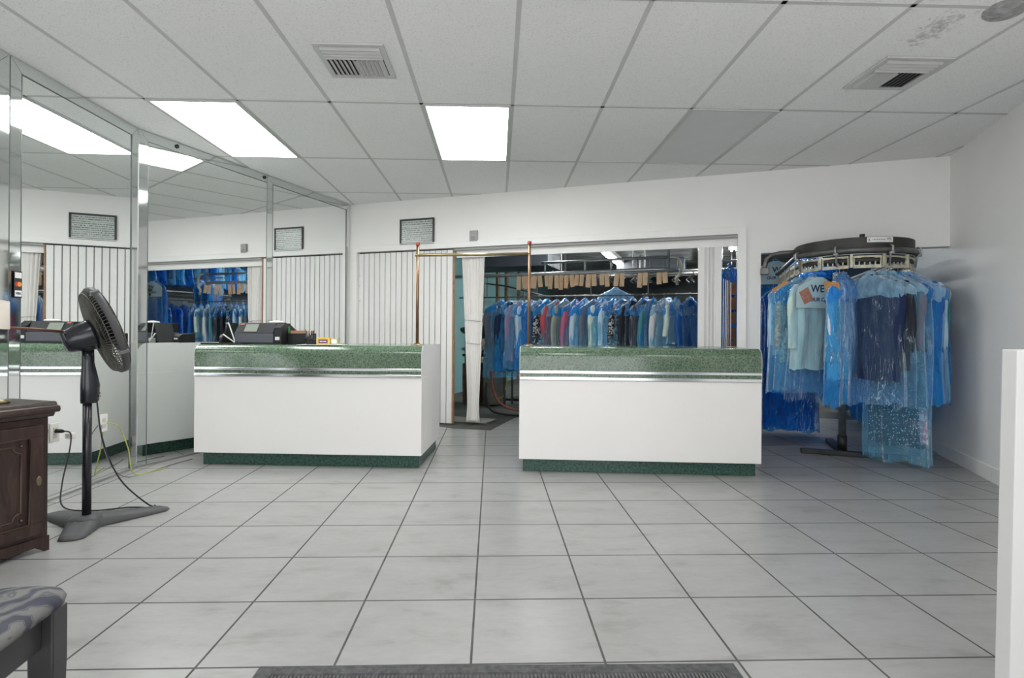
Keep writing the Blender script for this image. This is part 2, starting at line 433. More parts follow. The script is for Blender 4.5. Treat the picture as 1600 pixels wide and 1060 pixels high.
# service (back) wall with the shutter opening and the conveyor alcove, in its own frame (s, d, z)
def wallframe(name, mb, mat, **kw): return struct(name, mb, mat, loc=C0, rz=WALL_ROT, **kw)
TH = .12
wb = MB()
wb.box(-.12, .10, 0, TH, 0, ZC); wb.box(.10, 4.35, 0, TH, 2.0, ZC); wb.box(4.35, 4.552, 0, TH, 0, ZC)
wb.box(4.552, S_RIGHT, 0, TH, 1.811, ZC)
wallframe('wall_back', wb, M_WALL)
tr = MB()
tr.box(.045, 4.417, -.016, 0, 2.0, 2.07); tr.box(.045, .10, -.016, 0, 0, 2.0); tr.box(4.35, 4.417, -.016, 0, 0, 2.0)
tr.box(.045, 4.424, -.021, 0, 2.066, 2.074); tr.box(4.412, 4.424, -.021, 0, 0, 2.066)
wallframe('trim_1', tr, M_TRIM)
va = MB(); va.box(1.376, 4.35, .075, .10, 1.898, 1.985); wallframe('trim_2', va, M_TRIM)
va = MB(); va.box(1.37, 4.35, .018, .074, 1.974, 1.9995); wallframe('trim_shadow_line', va, M_GREYBOX)  # grey strip standing in for the shadow line in the slot above the valance
# side wall on the right, running on into the back room
wr = MB(); wr.box(S_RIGHT, S_RIGHT+.12, -k-.1, 1.15, 0, ZC); wallframe('wall_right', wr, M_WALL)
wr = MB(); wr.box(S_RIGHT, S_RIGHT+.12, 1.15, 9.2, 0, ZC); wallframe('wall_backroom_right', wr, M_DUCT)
bb = MB()
for q in range(12):
    bb.box(S_RIGHT-.012, S_RIGHT, -.5*q-.30, -.5*q+.197, .0, .105)
wallframe('baseboard_right', bb, M_TRIM)
# wall behind the mirrors
wl = MB(); wl.box(-2.80, -2.707, FRONT_Y, 4.46, 0, ZC); struct('wall_left', wl, M_WALL)
wl2 = MB(); wl2.box(-.12, -.012, -2.80, .0, 0, ZC); wallframe('wall_left_return', wl2, M_WALL)
# shop front behind the viewer: low sill, head, mullions; open to the daylight
fr = MB(); fr.box(-2.8, rwf.x+.1, FRONT_Y-.1, FRONT_Y, 0, .12); fr.box(-2.8, rwf.x+.1, FRONT_Y-.1, FRONT_Y, 2.42, ZC); fr.box(-2.8, -1.75, FRONT_Y-.1, FRONT_Y, .12, 2.42)
struct('wall_front', fr, M_WALL)
wf = MB()
for x in (-1.72, -.6, .5, rwf.x-.03): wf.box(x-.025, x+.025, FRONT_Y-.07, FRONT_Y-.02, .12, 2.42)
wf.box(-1.75, rwf.x, FRONT_Y-.07, FRONT_Y-.02, .12, .17); wf.box(-1.75, rwf.x, FRONT_Y-.07, FRONT_Y-.02, 2.37, 2.42)
struct('window_1', wf, M_ALU)
# back room
bl = MB(); bl.box(-.12, 0, TH, 9.2, 0, ZC); wallframe('wall_backroom_left', bl, M_TEAL)
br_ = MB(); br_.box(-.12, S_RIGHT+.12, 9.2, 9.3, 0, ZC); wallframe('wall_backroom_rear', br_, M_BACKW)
def mk_corr():
    t = NT('corrugated_metal_deck'); b = t.bsdf((.3, .31, .32), .5, metal=.3)
    v = t.coord(); sp = t.n('ShaderNodeSeparateXYZ'); t.l(v, sp.inputs[0])
    mu = t.n('ShaderNodeMath', operation='MULTIPLY'); mu.inputs[1].default_value = 22; t.l(sp.outputs[1], mu.inputs[0])
    si = t.n('ShaderNodeMath', operation='SINE'); t.l(mu.outputs[0], si.inputs[0])
    n = t.noise(v, 1.2, 3); t.l(t.ramp(n, [(.35, (.15, .155, .16)), (.7, (.36, .37, .37))]), b.inputs['Base Color'])
    t.bump(si.outputs[0], .8, .03, b); return t.m
bc = MB(); bc.box(-.12, S_RIGHT+.12, TH, 9.3, ZC+.02, ZC+.1); wallframe('ceiling_backroom', bc, mk_corr())
cl = MB()
for d_ in (2.6, 3.45, 4.12, 4.95, 5.47, 6.3, 7.2): cl.box(0, .05, d_-.055, d_+.055, 0, ZC)
wallframe('beam_studs', cl, M_STUD)
# ------------------------------------------------------------------ mirror panels on the left wall
def mirror_panel(label, loc, rz, y0, y1, strips, z0=.015, z1=ZC-.004):
    """local frame: glass face looks along +x, length along y"""
    t = thing('wall_mirror', label, 'mirror', loc, rz, 'floor to ceiling mirror panels on the left wall')
    s = .072
    m = MB(); m.box(-.012, 0, y0+(s if 'l' in strips else 0), y1-(s if 'r' in strips else 0), z0, z1-(s if 't' in strips else 0)); m.build('mirror_glass', M_MIRROR, t)
    def strip(poly, nm):      # poly: outer two points then inner two, raised a little towards the inner edge
        (a, b, c, d) = poly
        g = MB(); g.add([(0.002, *a), (0.002, *b), (0.0045, *c), (0.0045, *d), (-.012, *a), (-.012, *b), (-.012, *c), (-.012, *d)],
                        [(0, 1, 2, 3), (7, 6, 5, 4), (0, 4, 5, 1), (1, 5, 6, 2), (2, 6, 7, 3), (3, 7, 4, 0)])
        g.build(nm, M_MEDGE, t)
    e = .0015
    if 't' in strips: strip(((y0+e, z1), (y1-e, z1), (y1-s-e if 'r' in strips else y1-e, z1-s), (y0+s+e if 'l' in strips else y0+e, z1-s)), 'bevelled_strip')
    if 'l' in strips: strip(((y0+e, z0), (y0+e, z1-e), (y0+s-e, z1-s), (y0+s-e, z0)), 'bevelled_strip')
    if 'r' in strips: strip(((y1-e, z0), (y1-e, z1-e), (y1-s+e, z1-s), (y1-s+e, z0)), 'bevelled_strip')
    g = MB(); 
    if 'l' in strips: g.box(-.01, .0052, y0+s-e, y0+s+.004, z0, z1-s)
    if 'r' in strips: g.box(-.01, .0052, y1-s-.004, y1-s+e, z0, z1-s)
    if 't' in strips: g.box(-.01, .0052, y0+(s if 'l' in strips else 0), y1-(s if 'r' in strips else 0), z1-s-.004, z1-s)
    if g.v: g.build('dark_seam', plain('mirror_seam', (.10, .11, .11), .4, metal=.5), t)
    g = MB(); g.box(-.012, .014, y0, y1, 0, z0); g.build('bottom_channel', M_ALU, t)
    return t
mirror_panel('mirror panel at the left edge of the picture, a sliver beside the strip edged one', (-2.695, 0, 0), 0, 1.9, 3.21, 'tr')
mirror_panel('large mirror panel directly behind the pedestal fan', (-2.695, 0, 0), 0, 3.215, 4.339, 'tlr')
cJ = C0 - E2*2.665
# return wall frame: local y runs from the joint towards the corner
mirror_panel('mirror panel right of the fan, behind the left end of the counter', cJ, WALL_ROT, 0.0, 1.303, 'tl')
mirror_panel('narrow mirror panel in the corner beside the slatted door, reflecting a framed notice', cJ, WALL_ROT, 1.308, 2.65, 'tlr')
for q, (lab, tt) in enumerate((('dark mirror clip at the ceiling beside the left light', .32), ('dark mirror clip at the ceiling above the joint of the corner mirrors', 1.27))):
    c = MB(); c.lathe([(.0, 0), (.014, 0), (.017, .006), (.012, .012), (0, .012)], 14, Matrix.Translation((0.004, tt, ZC-.036)) @ Matrix.Rotation(pi/2, 4, 'Y'))
    o = c.build('mirror_clip', M_BLACKM, None, True); o.location = cJ; o.rotation_euler = (0, 0, WALL_ROT)
    tag(o, lab, 'clip', 'mirror clips along the ceiling')

# ------------------------------------------------------------------ folding doors in the service opening
t = thing('folding_door', 'white slatted folding door closing the left end of the service opening', 'door', C0, WALL_ROT)
m = MB(); n_sl = 17; x0, x1 = .10, 1.352; w = (x1-x0)/n_sl
for i in range(n_sl): m.box(x0+i*w+.0045, x0+(i+1)*w-.0045, .028, .046, .012, 1.985)
m.build('slats', M_DOORW, t, bevel=.002)
m = MB(); m.box(x0, x1, .048, .056, .012, 1.9985); m.build('dark_backing', M_DARK, t)
m = MB(); m.box(1.353, 1.367, .024, .061, .012, 1.997); m.build('wooden_edge', M_EDGEWOOD, t)
m = MB()
for z in (1.72, 1.60, 1.42, .72): m.lathe([(.0, 0), (.006, 0), (.004, .004), (0, .004)], 10, Matrix.Translation((.118, .0275, z)) @ Matrix.Rotation(pi/2, 4, 'X'))
m.build('screws', M_STEEL, t)

t = thing('folding_door', 'white pleated folding door pushed back to the right end of the service opening', 'door', C0, WALL_ROT)
m = MB(); pts = []
xs = [3.992, 4.05, 4.075, 4.090, 4.107, 4.122, 4.139, 4.155, 4.208]
ys = [.06, .057, .075, .055, .075, .055, .075, .055, .06]
f = [(x, y) for x, y in zip(xs, ys)] + [(x, y+.02) for x, y in reversed(list(zip(xs, ys)))]
m.prism(f, .012, 1.895, 'z'); m.build('pleats', M_DOORW, t)
m = MB(); m.box(3.99, 4.208, .12, .14, .012, 1.895); m.build('backing_panel', M_DOORW, t)

t = thing('gathered_curtain', 'white vinyl curtain gathered with string, hanging to the floor in the doorway', 'curtain', W(1.56, .125), WALL_ROT)
rows = []; nz = 60
for i in range(nz+1):
    u = i/nz; z = 1.96-1.935*u
    hw = .142 - .069*min(1, u*1.15) + (.012 if u > .93 else 0)*(u-.93)*14
    for zz in (1.18, .92): hw -= .006*math.exp(-((z-zz)/.012)**2)
    cx_ = .012*sin(u*2.2) ; dep = .011-.003*u
    row = []
    for j in range(57):
        a = j/56; x = cx_ + hw*(2*a-1); y = dep*sin(a*pi*14)*(.55+.45*sin(a*9)) 
        row.append((x, y, z))
    rows.append(row)
m = MB(); m.grid(rows); o = m.build('curtain_folds', M_CREAMCURT, t, True)
sd = o.modifiers.new('thick', 'SOLIDIFY'); sd.thickness = .004
for zz, hwz in ((1.18, .098), (.92, .086)):
    m = MB(); pts = [(.012+ (hwz)*cos(a), .026*sin(a), zz+.006*sin(a*2)) for a in [2*pi*q/24 for q in range(24)]]
    m.tube(pts, .003, 6, True); m.build('tie_string', M_CABLEG, t)

# ------------------------------------------------------------------ counters
B = R_(5.6)
BL = R_(4.5)
def counter(label, loc, x0, x1, tx0, tx1, depth=.80, rot=B):
    t = thing('service_counter', label, 'counter', loc, -rot)
    m = MB(); m.box(tx0, tx1, 0, depth-.06, 0, .10); m.build('toe_kick', M_TOE, t, bevel=.003)
    m = MB(); m.box(x0, x1-.0, -.05, depth-.05, .10, .695); m.build('body', M_WHITE, t, bevel=.003)
    prof = [(-.056, .697), (-.056, .865)]
    for q in range(1, 9):
        a = q/8*pi/2; prof.append((-.056+.075*(1-cos(a)), .865+.075*sin(a)))
    prof += [(depth-.04, .94), (depth-.04, .697)]
    m = MB(); m.prism(prof, x0+.004, x1-.004, 'x'); o = m.build('green_counter_top', M_GREEN, t); smooth_angle(o, 30)
    for z0, z1, dy in ((.696, .720, .061), (.744, .766, .061)):
        m = MB(); m.box(x0+.002, x1-.004, -dy, -.05, z0, z1); m.build('chrome_strip', M_CHROME, t, bevel=.003)
    pe = [(-.054, .695), (-.054, .862)]
    for q in range(1, 9):
        a = q/8*pi/2; pe.append((-.054+.078*(1-cos(a)), .862+.080*sin(a)))
    pe += [(depth-.04, .942), (depth-.04, .695)]
    for a, b in ((x0, x0+.0035), (x1-.0035, x1)):
        m = MB(); m.prism(pe, a, b, 'x'); o = m.build('end_panel', M_WHITE, t); smooth_angle(o, 30)
    return t
CL = Vector((-.560, 4.338, 0)); CR = Vector((.24, 4.236, 0))
counter('white counter with green marbled top at the left, beside the mirrors', CL, -1.75, .030, -1.705, 0, .80, BL)
counter('white counter with green marbled top at the right, in front of the bagged clothes', CR, -.028, 1.745, 0, 1.72)
c1 = Vector((cos(B), -sin(B), 0)); c2 = Vector((sin(B), cos(B), 0))
c1L = Vector((cos(BL), -sin(BL), 0)); c2L = Vector((sin(BL), cos(BL), 0))
def onL(u, v, z=.9405): return CL + c1L*u + c2L*v + Vector((0, 0, z))
def onR(u, v, z=.9405): return CR + c1*u + c2*v + Vector((0, 0, z))

# hanging bar across the gap between the counters
pL = Vector((-.607, 4.56, .9425)); pR = Vector((.297, 4.52, .9425))
t = thing('hanging_bar_rack', 'copper and brass pipe bar standing across the gap between the two counters', 'rack', pL)
dv = pR-pL
for base in (Vector((0, 0, 0)), Vector((dv.x, dv.y, 0))):
    top = .83 if base.length == 0 else .845
    m = MB(); m.tube([base+Vector((0, 0, .006)), base+Vector((0, 0, top-.02))], .0125, 12); m.build('upright_pipe', M_COPPER, t, True)
    m = MB(); m.tube([base+Vector((0, 0, top-.0205)), base+Vector((0, 0, top))], .0165, 12); m.build('end_cap', M_REDCAP, t)
    m = MB(); m.lathe([(.0, 0), (.055, 0), (.055, .003), (.03, .007), (.02, .016), (0, .016)], 24, Matrix.Translation(base)); m.build('floor_flange', M_BRASS, t, True)
m = MB(); m.tube([Vector((-.02, 0, .728))-dv.normalized()*.0, Vector((dv.x, dv.y, .745))], .0125, 12); m.build('cross_bar', M_BRASS, t, True)

# ------------------------------------------------------------------ things on the left counter
t = thing('cash_register', 'black cash register with a small grey display on the left counter', 'cash register', onL(-1.32, .10), -B)
m = MB(); m.prism([(-.02, .012), (-.02, .085), (.30, .085), (.30, .012)], -.185, .13, 'x'); m.build('front_panel', plain('register_slate', (.075, .08, .10), .4), t, bevel=.004)
m = MB(); m.prism([(-.018, .086), (.045, .172), (.30, .172), (.30, .086)], -.18, .128, 'x'); m.build('sloping_top', M_BLACKP, t, bevel=.006)
m = MB(); m.prism([(-.012, .012), (-.012, .135), (.06, .175), (.14, .165), (.30, .10), (.30, .012)], .132, .195, 'x'); m.build('side_housing', M_BLACKP, t, bevel=.005)
m = MB(); m.box(-.19, .20, -.018, .30, 0, .012); m.build('base', M_BLACKP, t)
mt = Matrix.Translation((-.12, -.0185+.63*.012, .098)) 
nv = Vector((0, -.086, .063)).normalized()
def slab_on_slope(a, b, v0, v1, th):
    p = lambda x, v, o: tuple(Vector((x, -.018+.063*v, .086+.086*v)) + nv*o)
    vs = [p(a, v0, 0), p(b, v0, 0), p(b, v1, 0), p(a, v1, 0), p(a, v0, th), p(b, v0, th), p(b, v1, th), p(a, v1, th)]
    return MB().add(vs, [(0, 3, 2, 1), (4, 5, 6, 7), (0, 1, 5, 4), (1, 2, 6, 5), (2, 3, 7, 6), (3, 0, 4, 7)])
slab_on_slope(-.115, -.01, .15, .85, .004).build('display_screen', plain('lcd_grey_green', (.20, .22, .19), .25), t)
slab_on_slope(-.165, -.135, .8, .92, .002).build('maker_badge', plain('reddish_badge', (.35, .10, .06), .5), t)
m = MB(); m.box(.145, .18, -.0145, -.0118, .035, .06); m.build('white_sticker', M_PAPERW, t)
m = MB(); m.lathe([(.0, 0), (.06, 0), (.055, .015), (.0, .022)], 24, Matrix.Translation((.06, .18, .1725))); m.build('paper_roll_lid', M_IVORY, t, True)

t = thing('document_stand', 'small dark document stand with white edges left of the cash register', 'stand', onL(-1.58, .16), -B)
m = MB(); m.prism([(-.10, 0), (-.02, .17), (-.01, .17), (-.085, 0)], 0, .14, 'y'); m.build('leaning_board', M_BLACKP, t)
m = MB(); m.prism([(-.022, .172), (.036, .015), (.044, .015), (-.014, .174)], -.006, -.0005, 'y'); m.build('white_edge', M_PAPERW, t)
m = MB(); m.prism([(-.062, .075), (.05, .002), (.060, .002), (-.056, .082)], -.012, -.0065, 'y'); m.build('white_edge', M_PAPERW, t)
m = MB(); m.box(.03, .075, -.0065, .03, .0, .04); m.build('clip', M_PAPERW, t)
t = thing('flat_tray', 'thin dark tray lying flat on the front edge of the left counter', 'tray', onL(-1.575, .11), -B)
m = MB(); m.box(-.165, .165, -.10, -.045, -.0008, .010); m.build('tray_board', M_BLACKP, t, bevel=.002)
t = thing('receipt_printer', 'small black receipt printer with a white slip at the left end of the counter', 'printer', onL(-1.70, .34), -B)
m = MB(); m.prism([(-.05, 0), (-.05, .05), (-.02, .075), (.09, .08), (.09, 0)], -.055, .055, 'x'); m.build('printer_case', M_BLACKP, t, bevel=.004)
m = MB(); m.box(-.035, .03, -.0525, -.0503, .028, .04); m.build('white_slip', M_PAPERW, t)
t = thing('card_file_box', 'black card file box right of the cash register, with tan cards', 'box', onL(-1.045, .20), -B)
m = MB(); m.box(-.075, .075, -.02, .20, 0, .088); m.build('file_box_body', M_BLACKP, t, bevel=.003)
m = MB(); m.box(-.06, .055, .0, .18, .0885, .112); m.build('cards', plain('card_stock', (.42, .22, .13), .8), t)
m = MB(); m.box(-.083, -.0755, .0, .03, .0, .145); m.build('green_clip', plain('green_marker', (.02, .22, .06), .5), t)
t = thing('pen_cup', 'dark pen cup full of pens and scissors beside the file box', 'pen cup', onL(-.925, .16), -B)
m = MB(); m.lathe([(0, 0), (.034, 0), (.036, .075), (.031, .075), (.03, .006), (0, .006)], 20, closed_ends=False); m.build('cup', M_BLACKP, t, True)
for q in range(7):
    a = q*.9; m = MB(); m.tube([(.012*cos(a), .012*sin(a), .01), (.034*cos(a), .03*sin(a), .105+.03*rnd.random())], .0035, 6)
    m.build('pen', [M_BLACKP, M_GREYP, M_IVORY][q % 3], t)
t = thing('stapler', 'black stapler lying between the pen cup and the yellow box', 'stapler', onL(-.875, .05), -B)
m = MB(); m.prism([(-.035, 0), (-.035, .03), (-.01, .05), (.03, .04), (.035, 0)], 0, .035, 'y'); m.build('stapler_body', M_BLACKP, t, bevel=.003)
t = thing('carton', 'small yellow carton with a purple panel on the left counter', 'carton', onL(-.775, .05), -B)
m = MB(); m.box(-.052, .052, 0, .05, 0.004, .056); m.build('carton_body', M_YEL, t, bevel=.001)
m = MB(); m.box(-.036, .036, -.0015, -.0002, .014, .042); m.build('purple_panel', plain('purple_print', (.10, .015, .12), .5), t)
m = MB(); [m.box(-.026+q*.011, -.018+q*.011, -.0022, -.0016, .024, .032) for q in range(5)]; m.build('white_print', M_PAPERW, t)
t = thing('carton', 'silver and yellow end of a small box right of the yellow carton', 'carton', onL(-.690, .06), -B)
m = MB(); m.box(-.030, .030, 0, .05, 0.004, .052); m.build('carton_body', plain('silver_yellow_card', (.5, .46, .28), .5, var=.4, vscale=40), t, bevel=.001)
m = MB(); m.box(-.02, .02, -.0012, -.0002, .01, .044); m.build('white_panel', M_PAPERW, t)
t = thing('paper_sheets', 'white papers under the cartons on the left counter', 'paper', onL(-.76, .085), -B)
m = MB(); m.box(-.20, .15, -.10, .06, .0002, .0028); m.build('sheets', M_PAPERW, t)

# ------------------------------------------------------------------ framed notice and thermostat box on the service wall
t = thing('framed_notice', 'black framed notice of small print on the wall above the slatted door', 'framed notice', W(.912, -.004, 2.208), WALL_ROT)
hw, hh, fw = .222, .148, .019
m = MB()
m.box(-hw, hw, -.016, 0, hh-fw, hh); m.box(-hw, hw, -.016, 0, -hh, -hh+fw); m.box(-hw, -hw+fw, -.016, 0, -hh+fw, hh-fw); m.box(hw-fw, hw, -.016, 0, -hh+fw, hh-fw)
m.build('frame', M_BLACKM, t)
m = MB(); m.box(-hw+fw, hw-fw, -.008, 0, -hh+fw, hh-fw); m.build('printed_sheet', M_NOTICE, t)
t = thing('wall_sensor_box', 'small grey sensor box on the wall above the gathered curtain', 'sensor', W(1.625, 0, 2.12), WALL_ROT)
m = MB(); m.box(-.046, .046, -.03, 0, -.058, .058); m.build('box_cover', M_GREYBOX, t, bevel=.004)
m = MB(); [m.box(-.028, .028, -.0315, -.0302, -.045+q*.01, -.041+q*.01) for q in range(4)]; m.build('vent_slots', M_GREYP, t)

# ------------------------------------------------------------------ ceiling lights, panel and vents
def cell_obj(i, j): return cpt(i, j)
def rot_da(o): o.rotation_euler = (0, 0, da)
def diffuser(name, s):
    """troffer lens: brighter along the two tubes"""
    t = NT(name); tc = t.n('ShaderNodeTexCoord'); sp = t.n('ShaderNodeSeparateXYZ'); t.l(tc.outputs['Object'], sp.inputs[0])
    ab = t.n('ShaderNodeMath', operation='ABSOLUTE'); t.l(sp.outputs[0], ab.inputs[0])
    e = t.n('ShaderNodeEmission')
    c = t.ramp(ab.outputs[0], [(.0, (.70, .72, .71)), (.09, (1, 1, .98)), (.15, (.78, .79, .78)), (.27, (.56, .58, .575))]); t.l(c, e.inputs[0]); e.inputs[1].default_value = s
    t.surf(e.outputs[0]); return t.m
M_DIFF = diffuser('troffer_lens_lit', 18)
M_FILL_LENS = diffuser('fill_light_lens', 9)  # lens of the added panels out of view
M_LENS = plain('troffer_lens_unlit', (.62, .62, .625), .35, var=.03)
def troffer(label, i, mat, dz=0.0):
    x, y = cpt(i+.5, .5)
    t = thing('ceiling_light', label, 'ceiling light', (x, y, ZC), da, 'fluorescent ceiling panels')
    m = MB(); hx, hy = .30, .6046
    for a in ((-hx, hx, -hy, -hy+.02), (-hx, hx, hy-.02, hy), (-hx, -hx+.02, -hy+.02, hy-.02), (hx-.02, hx, -hy+.02, hy-.02)):
        m.box(*a, -.009, -.0005)
    m.build('lamp_frame', M_TBAR, t)
    m = MB(); m.box(-hx+.02, hx-.02, -hy+.02, hy-.02, -.005, -.001); m.build('lens', mat, t)
    return t
troffer('lit fluorescent ceiling panel at the left, next to the mirrors', -4, M_DIFF)
troffer('lit fluorescent ceiling panel above the middle of the room', -1, M_DIFF)
def fill_troffer_at(label, i, j):  # unseen panels added to brighten the room from above and behind the camera
    t = troffer(label, i, M_FILL_LENS); x, y = cpt(i+.5, j+.5); t.location = (x, y, ZC)
fill_troffer_at('added unseen fill light panel over the viewer at the left', -3, -2)
fill_troffer_at('added unseen fill light panel over the viewer in the middle', 0, -2)
fill_troffer_at('added unseen fill light panel behind the viewer at the right', 2, -3)
troffer('unlit grey fluorescent ceiling panel right of the middle', 2, M_LENS)
def vent(label, x, y, hx=.16, hy=.17):
    t = thing('ceiling_vent', label, 'vent', (x, y, ZC), da, 'air vents in the ceiling')
    m = MB()
    for a in ((-hx-.03, hx+.03, -hy-.03, -hy), (-hx-.03, hx+.03, hy, hy+.03), (-hx-.03, -hx, -hy, hy), (hx, hx+.03, -hy, hy)): m.box(*a, -.012, -.0005)
    m.build('vent_frame', M_TBAR, t, bevel=.003)
    m = MB(); m.box(-hx, hx, -hy, hy, -.003, -.001); m.build('dark_opening', M_DARK, t)
    for q in range(12):
        xx = -hx+.02+q*(2*hx-.04)/11; tl = (.011 if q < 6 else -.011)
        g = MB(); g.prism([(xx-tl, -.0035), (xx+tl, -.017), (xx+tl+.002, -.017), (xx-tl+.002, -.0035)], -hy*.15, hy, 'y'); g.build('louver', M_TBAR, t)
    for q in range(4):
        yy = -hy+.015+q*(hy*.8)/4; g = MB(); g.prism([(yy-.010, -.0035), (yy+.010, -.018), (yy+.012, -.018), (yy-.008, -.0035)], -hx, hx, 'x'); g.build('louver', M_TBAR, t)
    return t
vent('ceiling air vent at the left, near the lit panels', -.778, 3.19)
vent('ceiling air vent at the right, near the water stain', 2.345, 3.185)
m = MB(); m.lathe([(0, -.012), (.05, -.009), (.10, -.004), (.11, -.0005)], 22, Matrix.Diagonal((1, .8, 1, 1)), closed_ends=False)
o = m.build('ceiling_patch', plain('stained_patch', (.38, .38, .375), .9, var=.35, vscale=30), None, True); o.location = (2.40, 2.545, ZC); o.rotation_euler = (0, 0, R_(38)); tag(o, 'grey stained oval lump on the ceiling at the far upper right', 'stain patch')

# ------------------------------------------------------------------ outlets and cables by the mirrors
def outlet(label, y, z, rz=0):
    t = thing('wall_outlet', label, 'outlet', (-2.6945, y, z), 0)
    m = MB(); m.box(0, .007, -.037, .037, -.06, .06); m.build('cover_plate', M_IVORY, t, bevel=.003)
    m = MB()
    for dz in (-.02, .02): m.box(.007, .010, -.016, .016, dz-.014, dz+.014)
    m.build('socket', plain('socket_ivory', (.55, .53, .5), .4), t, bevel=.002)
    return t
outlet('ivory outlet on the mirror right of the fan pole, with a yellow cable', 3.98, .40)
outlet('ivory outlet on the mirror behind the cabinet corner, with a black plug', 3.546, .41)
def cable(name, pts, r, mat, label, cat='cable'):
    cu = []
    P = [Vector(p) for p in pts]
    for i in range(len(P)-1):
        a = P[max(i-1, 0)]; b = P[i]; c = P[i+1]; d = P[min(i+2, len(P)-1)]
        for q in range(6):
            u = q/6; cu.append(.5*((2*b)+(-a+c)*u+(2*a-5*b+4*c-d)*u*u+(-a+3*b-3*c+d)*u**3))
    cu.append(P[-1]); m = MB(); m.tube(cu, r, 6); o = m.build(name, mat, None, True); tag(o, label, cat); return o
cable('power_cable', [(-2.683, 4.0, .40), (-2.64, 4.06, .36), (-2.60, 4.10, .20), (-2.56, 4.10, .02), (-2.50, 4.22, .005), (-2.46, 4.34, .005)], .004, M_CABLEY, 'yellow-green cable running down from the mirror outlet to the counter')
cable('power_cable', [(-2.683, 3.95, .39), (-2.655, 3.91, .30), (-2.62, 3.95, .12), (-2.56, 4.05, .006), (-2.48, 4.42, .005), (-2.42, 4.62, .005)], .004, M_CABLEG, 'grey cable trailing from the mirror outlet along the foot of the mirrors')
t = thing('power_plug', 'black plug with a white adapter in the outlet behind the cabinet corner', 'plug', (-2.6835, 3.546, .42))
m = MB(); m.tube([(0, 0, 0), (.035, 0, 0), (.05, .0, -.002)], [.012, .012, .006], 10); m.build('plug_body', M_BLACKP, t, True)
m = MB(); m.box(.03, .075, .03, .065, -.055, -.02); m.build('white_adapter', M_IVORY, t, bevel=.004)
cable('power_cable', [(-2.632, 3.546, .42), (-2.605, 3.56, .40), (-2.59, 3.53, .30), (-2.58, 3.46, .12), (-2.50, 3.36, .012), (-2.30, 3.30, .006), (-2.12, 3.36, .006), (-1.98, 3.34, .006), (-1.97, 3.30, .006)], .0042, M_CABLEB, 'black fan cord running from the mirror outlet round behind the fan base')

cable('power_cable', [(-2.115, 3.07, .70), (-2.10, 3.10, .45), (-2.06, 3.18, .22), (-1.99, 3.30, .05), (-1.96, 3.36, .006), (-2.0, 3.40, .006)], .0042, M_CABLEB, 'black cord dropping from the fan column to the floor behind its right leg')
# card stickers standing against the mirror
t = thing('card_logo_sign', 'small hanging strip of payment card logos on the mirror at the left edge', 'sign', (-2.682, 3.262, 1.30))
m = MB(); m.box(-.003, 0, -.024, .026, -.075, .075); m.build('sign_board', M_BLACKM, t)
m = MB(); m.box(0, .001, -.022, .022, .036, .068); m.build('white_logo_field', M_PAPERW, t)
m = MB(); m.box(0, .001, -.022, .022, -.068, -.034); m.build('white_logo_field', M_PAPERW, t)
for yy, mt in ((-.008, plain('logo_red', (.55, .03, .02), .5)), (.008, plain('logo_orange', (.75, .30, .04), .5))):
    m = MB(); m.lathe([(0, 0), (.014, 0), (.014, .001 + (.0004 if yy > 0 else 0)), (0, .001 + (.0004 if yy > 0 else 0))], 20, Matrix.Translation((0, yy, .002)) @ Matrix.Rotation(pi/2, 4, 'Y')); m.build('card_disc', mt, t)
def text_mesh(txt, size, off=0.0, ext=.0004):
    c = bpy.data.curves.new('lettering', 'FONT'); c.body = txt; c.size = size; c.extrude = ext; c.offset = off; c.align_x = 'CENTER'; c.align_y = 'CENTER'
    o = bpy.data.objects.new('lettering', c); COL.objects.link(o)
    dg = bpy.context.evaluated_depsgraph_get(); me = bpy.data.meshes.new_from_object(o.evaluated_get(dg))
    bpy.data.objects.remove(o); return me
me = text_mesh('VISA', .018, .0006); o = obj('lettering', me, M_INK, t); o.location = (.0015, 0, -.051); o.rotation_euler = (pi/2, 0, pi/2)

# ------------------------------------------------------------------ pedestal fan
FX = Vector((-2.156, 3.063, 0))
t = thing('pedestal_fan', 'black pedestal fan standing in front of the mirror', 'fan', FX)
m = MB()
for ang, L in ((-71, .22), (48, .37), (150, .36), (100, .20)):
    M = Matrix.Rotation(R_(ang), 4, 'Z'); rows = []
    for i in range(13):
        u = i/12; x = .02+L*u; hwid = .064+.014*(1-u)-.012*u*u; top = .055-.035*u-.004*u*u
        if i == 12: hwid *= .55; top *= .6
        rows.append([M @ Vector((x, -hwid, .004)), M @ Vector((x, -hwid*.93, top*.75)), M @ Vector((x, -hwid*.45, top)), M @ Vector((x, hwid*.45, top)), M @ Vector((x, hwid*.93, top*.75)), M @ Vector((x, hwid, .004))])
    m.grid(rows)
    b = len(m.v); m.v += [tuple(p) for p in rows[-1]]; m.f.append(tuple(range(b, b+6)))
m.lathe([(0, .004), (.085, .004), (.08, .045), (.05, .06), (0, .062)], 24)
m.build('cross_base', M_FANBASE, t, True)
m = MB(); m.tube([(0, 0, .05), (0, 0, .70)], .021, 16); m.build('lower_pole', M_FANB, t, True)
m = MB()
rows = []
for z, hx, fy, by in ((.655, .030, .040, -.030), (.67, .034, .052, -.032), (.75, .034, .055, -.032), (.80, .030, .045, -.030), (.87, .026, .030, -.026), (.95, .028, .028, -.026)):
    rows.append([(hx*cos(a)*1.0, (fy if sin(a) > 0 else -by)*sin(a), z) for a in [2*pi*q/18 for q in range(18)]])
rows.insert(0, [(0, 0, .655)]*18); rows.append([(0, 0, .95)]*18)
m.grid(rows, True)
o = m.build('control_column', M_FANB, t, True); o.rotation_euler = (0, 0, R_(-55))
